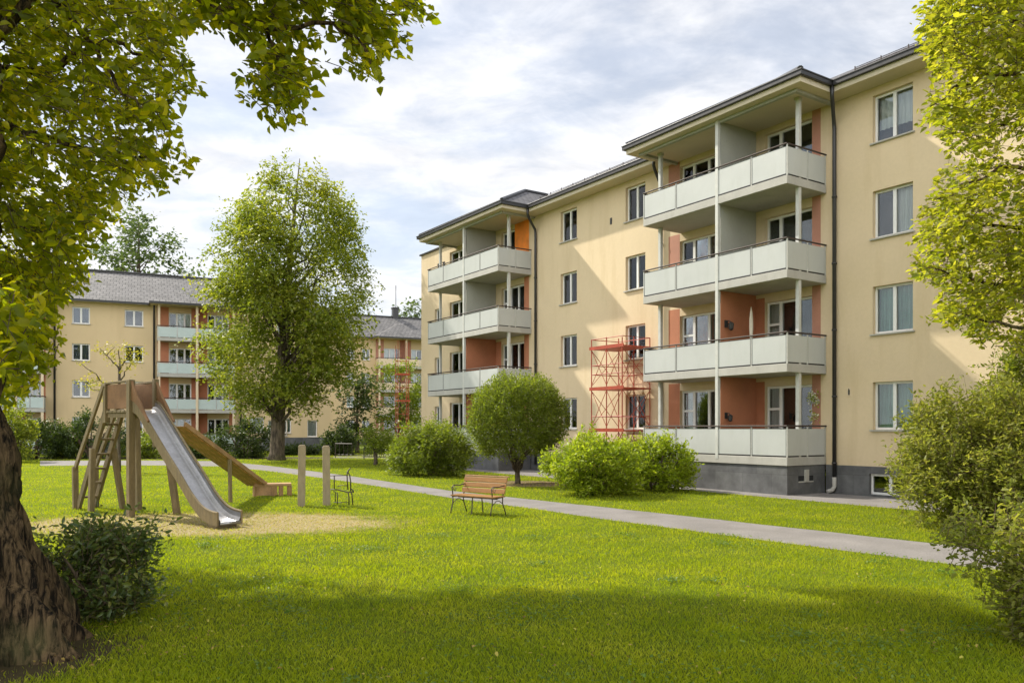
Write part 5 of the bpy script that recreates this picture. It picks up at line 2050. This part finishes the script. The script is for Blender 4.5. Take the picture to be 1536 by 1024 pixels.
scaffold('red scaffolding tower against the big building beside the near balconies', loc2w(MAIN, (-9.38, 0.32, 0)), MAIN.rotation_euler.z, 1.80, 1.40, (1.9, 3.5, 5.08), (2.42, 4.05, 4.4, 5.42), 5.4, 'scaffold_red', 2)
p = P(597, 640, 60)
scaffold('distant slim red scaffolding tower in front of the furthest block', (p.x, 60, 0), RZB, 0.85, 0.6, (2.0, 4.0, 6.0), (3.0, 5.0, 7.0), 8.3, 'scaffold_red', 1, 0.02)

# ------------------------------------------------------------------ small things on the buildings
def on_main(p):
    return loc2w(MAIN, p)


RM = MAIN.rotation_euler.z
z2 = 2.038 - 0.92 + HW
m = MB()
m.tube([(0, 0, 0), (0, 0, 0.9)], 0.02, 8, 1)
prof_ = [(0.85, 0.03), (0.95, 0.045), (1.3, 0.065), (1.6, 0.06), (1.8, 0.04), (1.9, 0.02), (1.98, 0.012)]
m.tube([(0, 0, z) for z, _ in prof_], [r for _, r in prof_], 9, 0)
m.box((-0.18, -0.18, 0.0), (0.18, 0.18, 0.05), 1)
o = m.build('parasol', ['parasol_cloth', 'rail_metal'])
o.location = on_main((-2.1, 0.95, z2 + 0.003))
o.rotation_euler = (0, 0, RM)
tag(o, 'closed cream parasol standing on a near balcony before an orange wall', 'parasol')


def wall_lamp(loc, lab, rz=RM, sc=1.0):
    r = empty('wall_lamp', loc, rz, lab, 'lamp', 'small dark lamps on the balcony walls')
    m = MB()
    m.box((-0.012 * sc, -0.06 * sc, -0.08 * sc), (0.012 * sc, 0.06 * sc, 0.1 * sc))
    m.tube([(0.0, 0, 0.05 * sc), (0.10 * sc, 0, 0.08 * sc), (0.16 * sc, 0, 0.02 * sc)], 0.014 * sc, 6)
    m.build('bracket', 'dark_metal', r)
    m = MB()
    m.tube([(0.16 * sc, 0, 0.04 * sc), (0.16 * sc, 0, 0.0), (0.16 * sc, 0, -0.14 * sc), (0.16 * sc, 0, -0.17 * sc)], [0.02 * sc, 0.075 * sc, 0.06 * sc, 0.02 * sc], 10)
    m.build('lamp_shade', 'dark_metal', r)
    return r


wall_lamp(on_main((-2.655, 0.4, z2 + 1.45)), 'dark lamp beside the parasol on the orange partition', RM, 1.3)
wall_lamp(on_main((-2.655, 0.4, z2 - HW + 1.25)), 'dark lamp on the ground floor orange partition of the near balconies', RM, 1.1)
wall_lamp(on_main((-24.2, 1.86, 11.05)), 'floodlight high on the wall at the far end of the big building', RM - math.pi / 2, 1.7)
# hanging flowers
HB = empty('hanging_flowers', on_main((-0.33, 1.70, 2.7)), RM, 'trailing plant with white flowers beside the ground floor balcony door', 'plant')
n = 60
st = RNG.normal(size=(n, 3)) * np.array([0.10, 0.05, 0.10]) + np.array([0, 0, 0.25])
st[40:] = RNG.normal(size=(20, 3)) * np.array([0.07, 0.04, 0.12]) + np.array([0, 0, -0.35])
dd = RNG.normal(size=(n, 3)) + np.array([0, -0.6, -0.2])
add_leaves(HB, st, dd, np.full(n, 0.12), 6, 0.06, 'leaf_lime', False, 0.9, 0.3, 0.6, 0.0, 'foliage')
add_leaves(HB, st + np.array([0, -0.05, 0.02]), dd, np.full(n, 0.1), 4, 0.05, 'leaf_white', False, 0.9, 0.3, 0.9, 0.0, 'blossom')
m = MB()
m.box((-0.10, 0.06, 0.02), (0.10, 0.155, 0.16))
m.build('wall_pot', 'concrete', HB, bevel=0.01)
# small emblem-like plate on the right wall
m = MB()
m.box((-0.07, -0.012, -0.13), (0.07, 0.0, 0.13))
m.box((-0.02, -0.02, -0.09), (0.035, -0.0125, 0.06), 1)
m.tube([(0.0, -0.02, 0.05), (0.012, -0.03, 0.10)], 0.012, 6, 1)
o = m.build('wall_plate', ['cream_paint', 'dark_metal'], bevel=0.004)
o.location = on_main((0.76, WY - 0.001, 3.05))
o.rotation_euler = (0, 0, RM)
tag(o, 'small pale plate with a dark fitting beside the downpipe', 'plate')


# far fences
def low_fence(label, a, b, h, mat, gap=0.16):
    r = empty('low_fence', a, math.atan2(b.y - a.y, b.x - a.x), label, 'fence', 'low metal fences by the furthest block')
    w = (b - a).length
    m = MB()
    m.tube([(0, 0, h), (w, 0, h)], 0.03, 6)
    m.tube([(0, 0, h * 0.25), (w, 0, h * 0.25)], 0.025, 6)
    m.build('rail', mat, r)
    m = MB()
    k = int(w / gap)
    for i in range(k + 1):
        m.tube([(w * i / k, 0, 0 if i % 6 == 0 else h * 0.25), (w * i / k, 0, h)], 0.03 if i % 6 == 0 else 0.015, 5)
    m.build('pickets', mat, r)


low_fence('low brown metal fence by the dark bush', G(503, 687), G(528, 687.5), 0.95, 'iron', 0.3)
low_fence('low black metal fence behind the small round tree', G(546, 689), G(578, 690), 0.75, 'dark_metal')
p = P(594, 640, 74)
m = MB()
m.box((-0.42, -0.42, -0.1), (0.42, 0.42, 2.6))
m.box((-0.5, -0.5, 2.6), (0.5, 0.5, 2.75))
m.box((-0.3, -0.3, 2.75), (0.3, 0.3, 3.0))
o = m.build('gate_pillar', 'concrete', bevel=0.03)
o.location = (p.x, 74, 0)
tag(o, 'pale stone gate pillar in front of the furthest block', 'pillar')
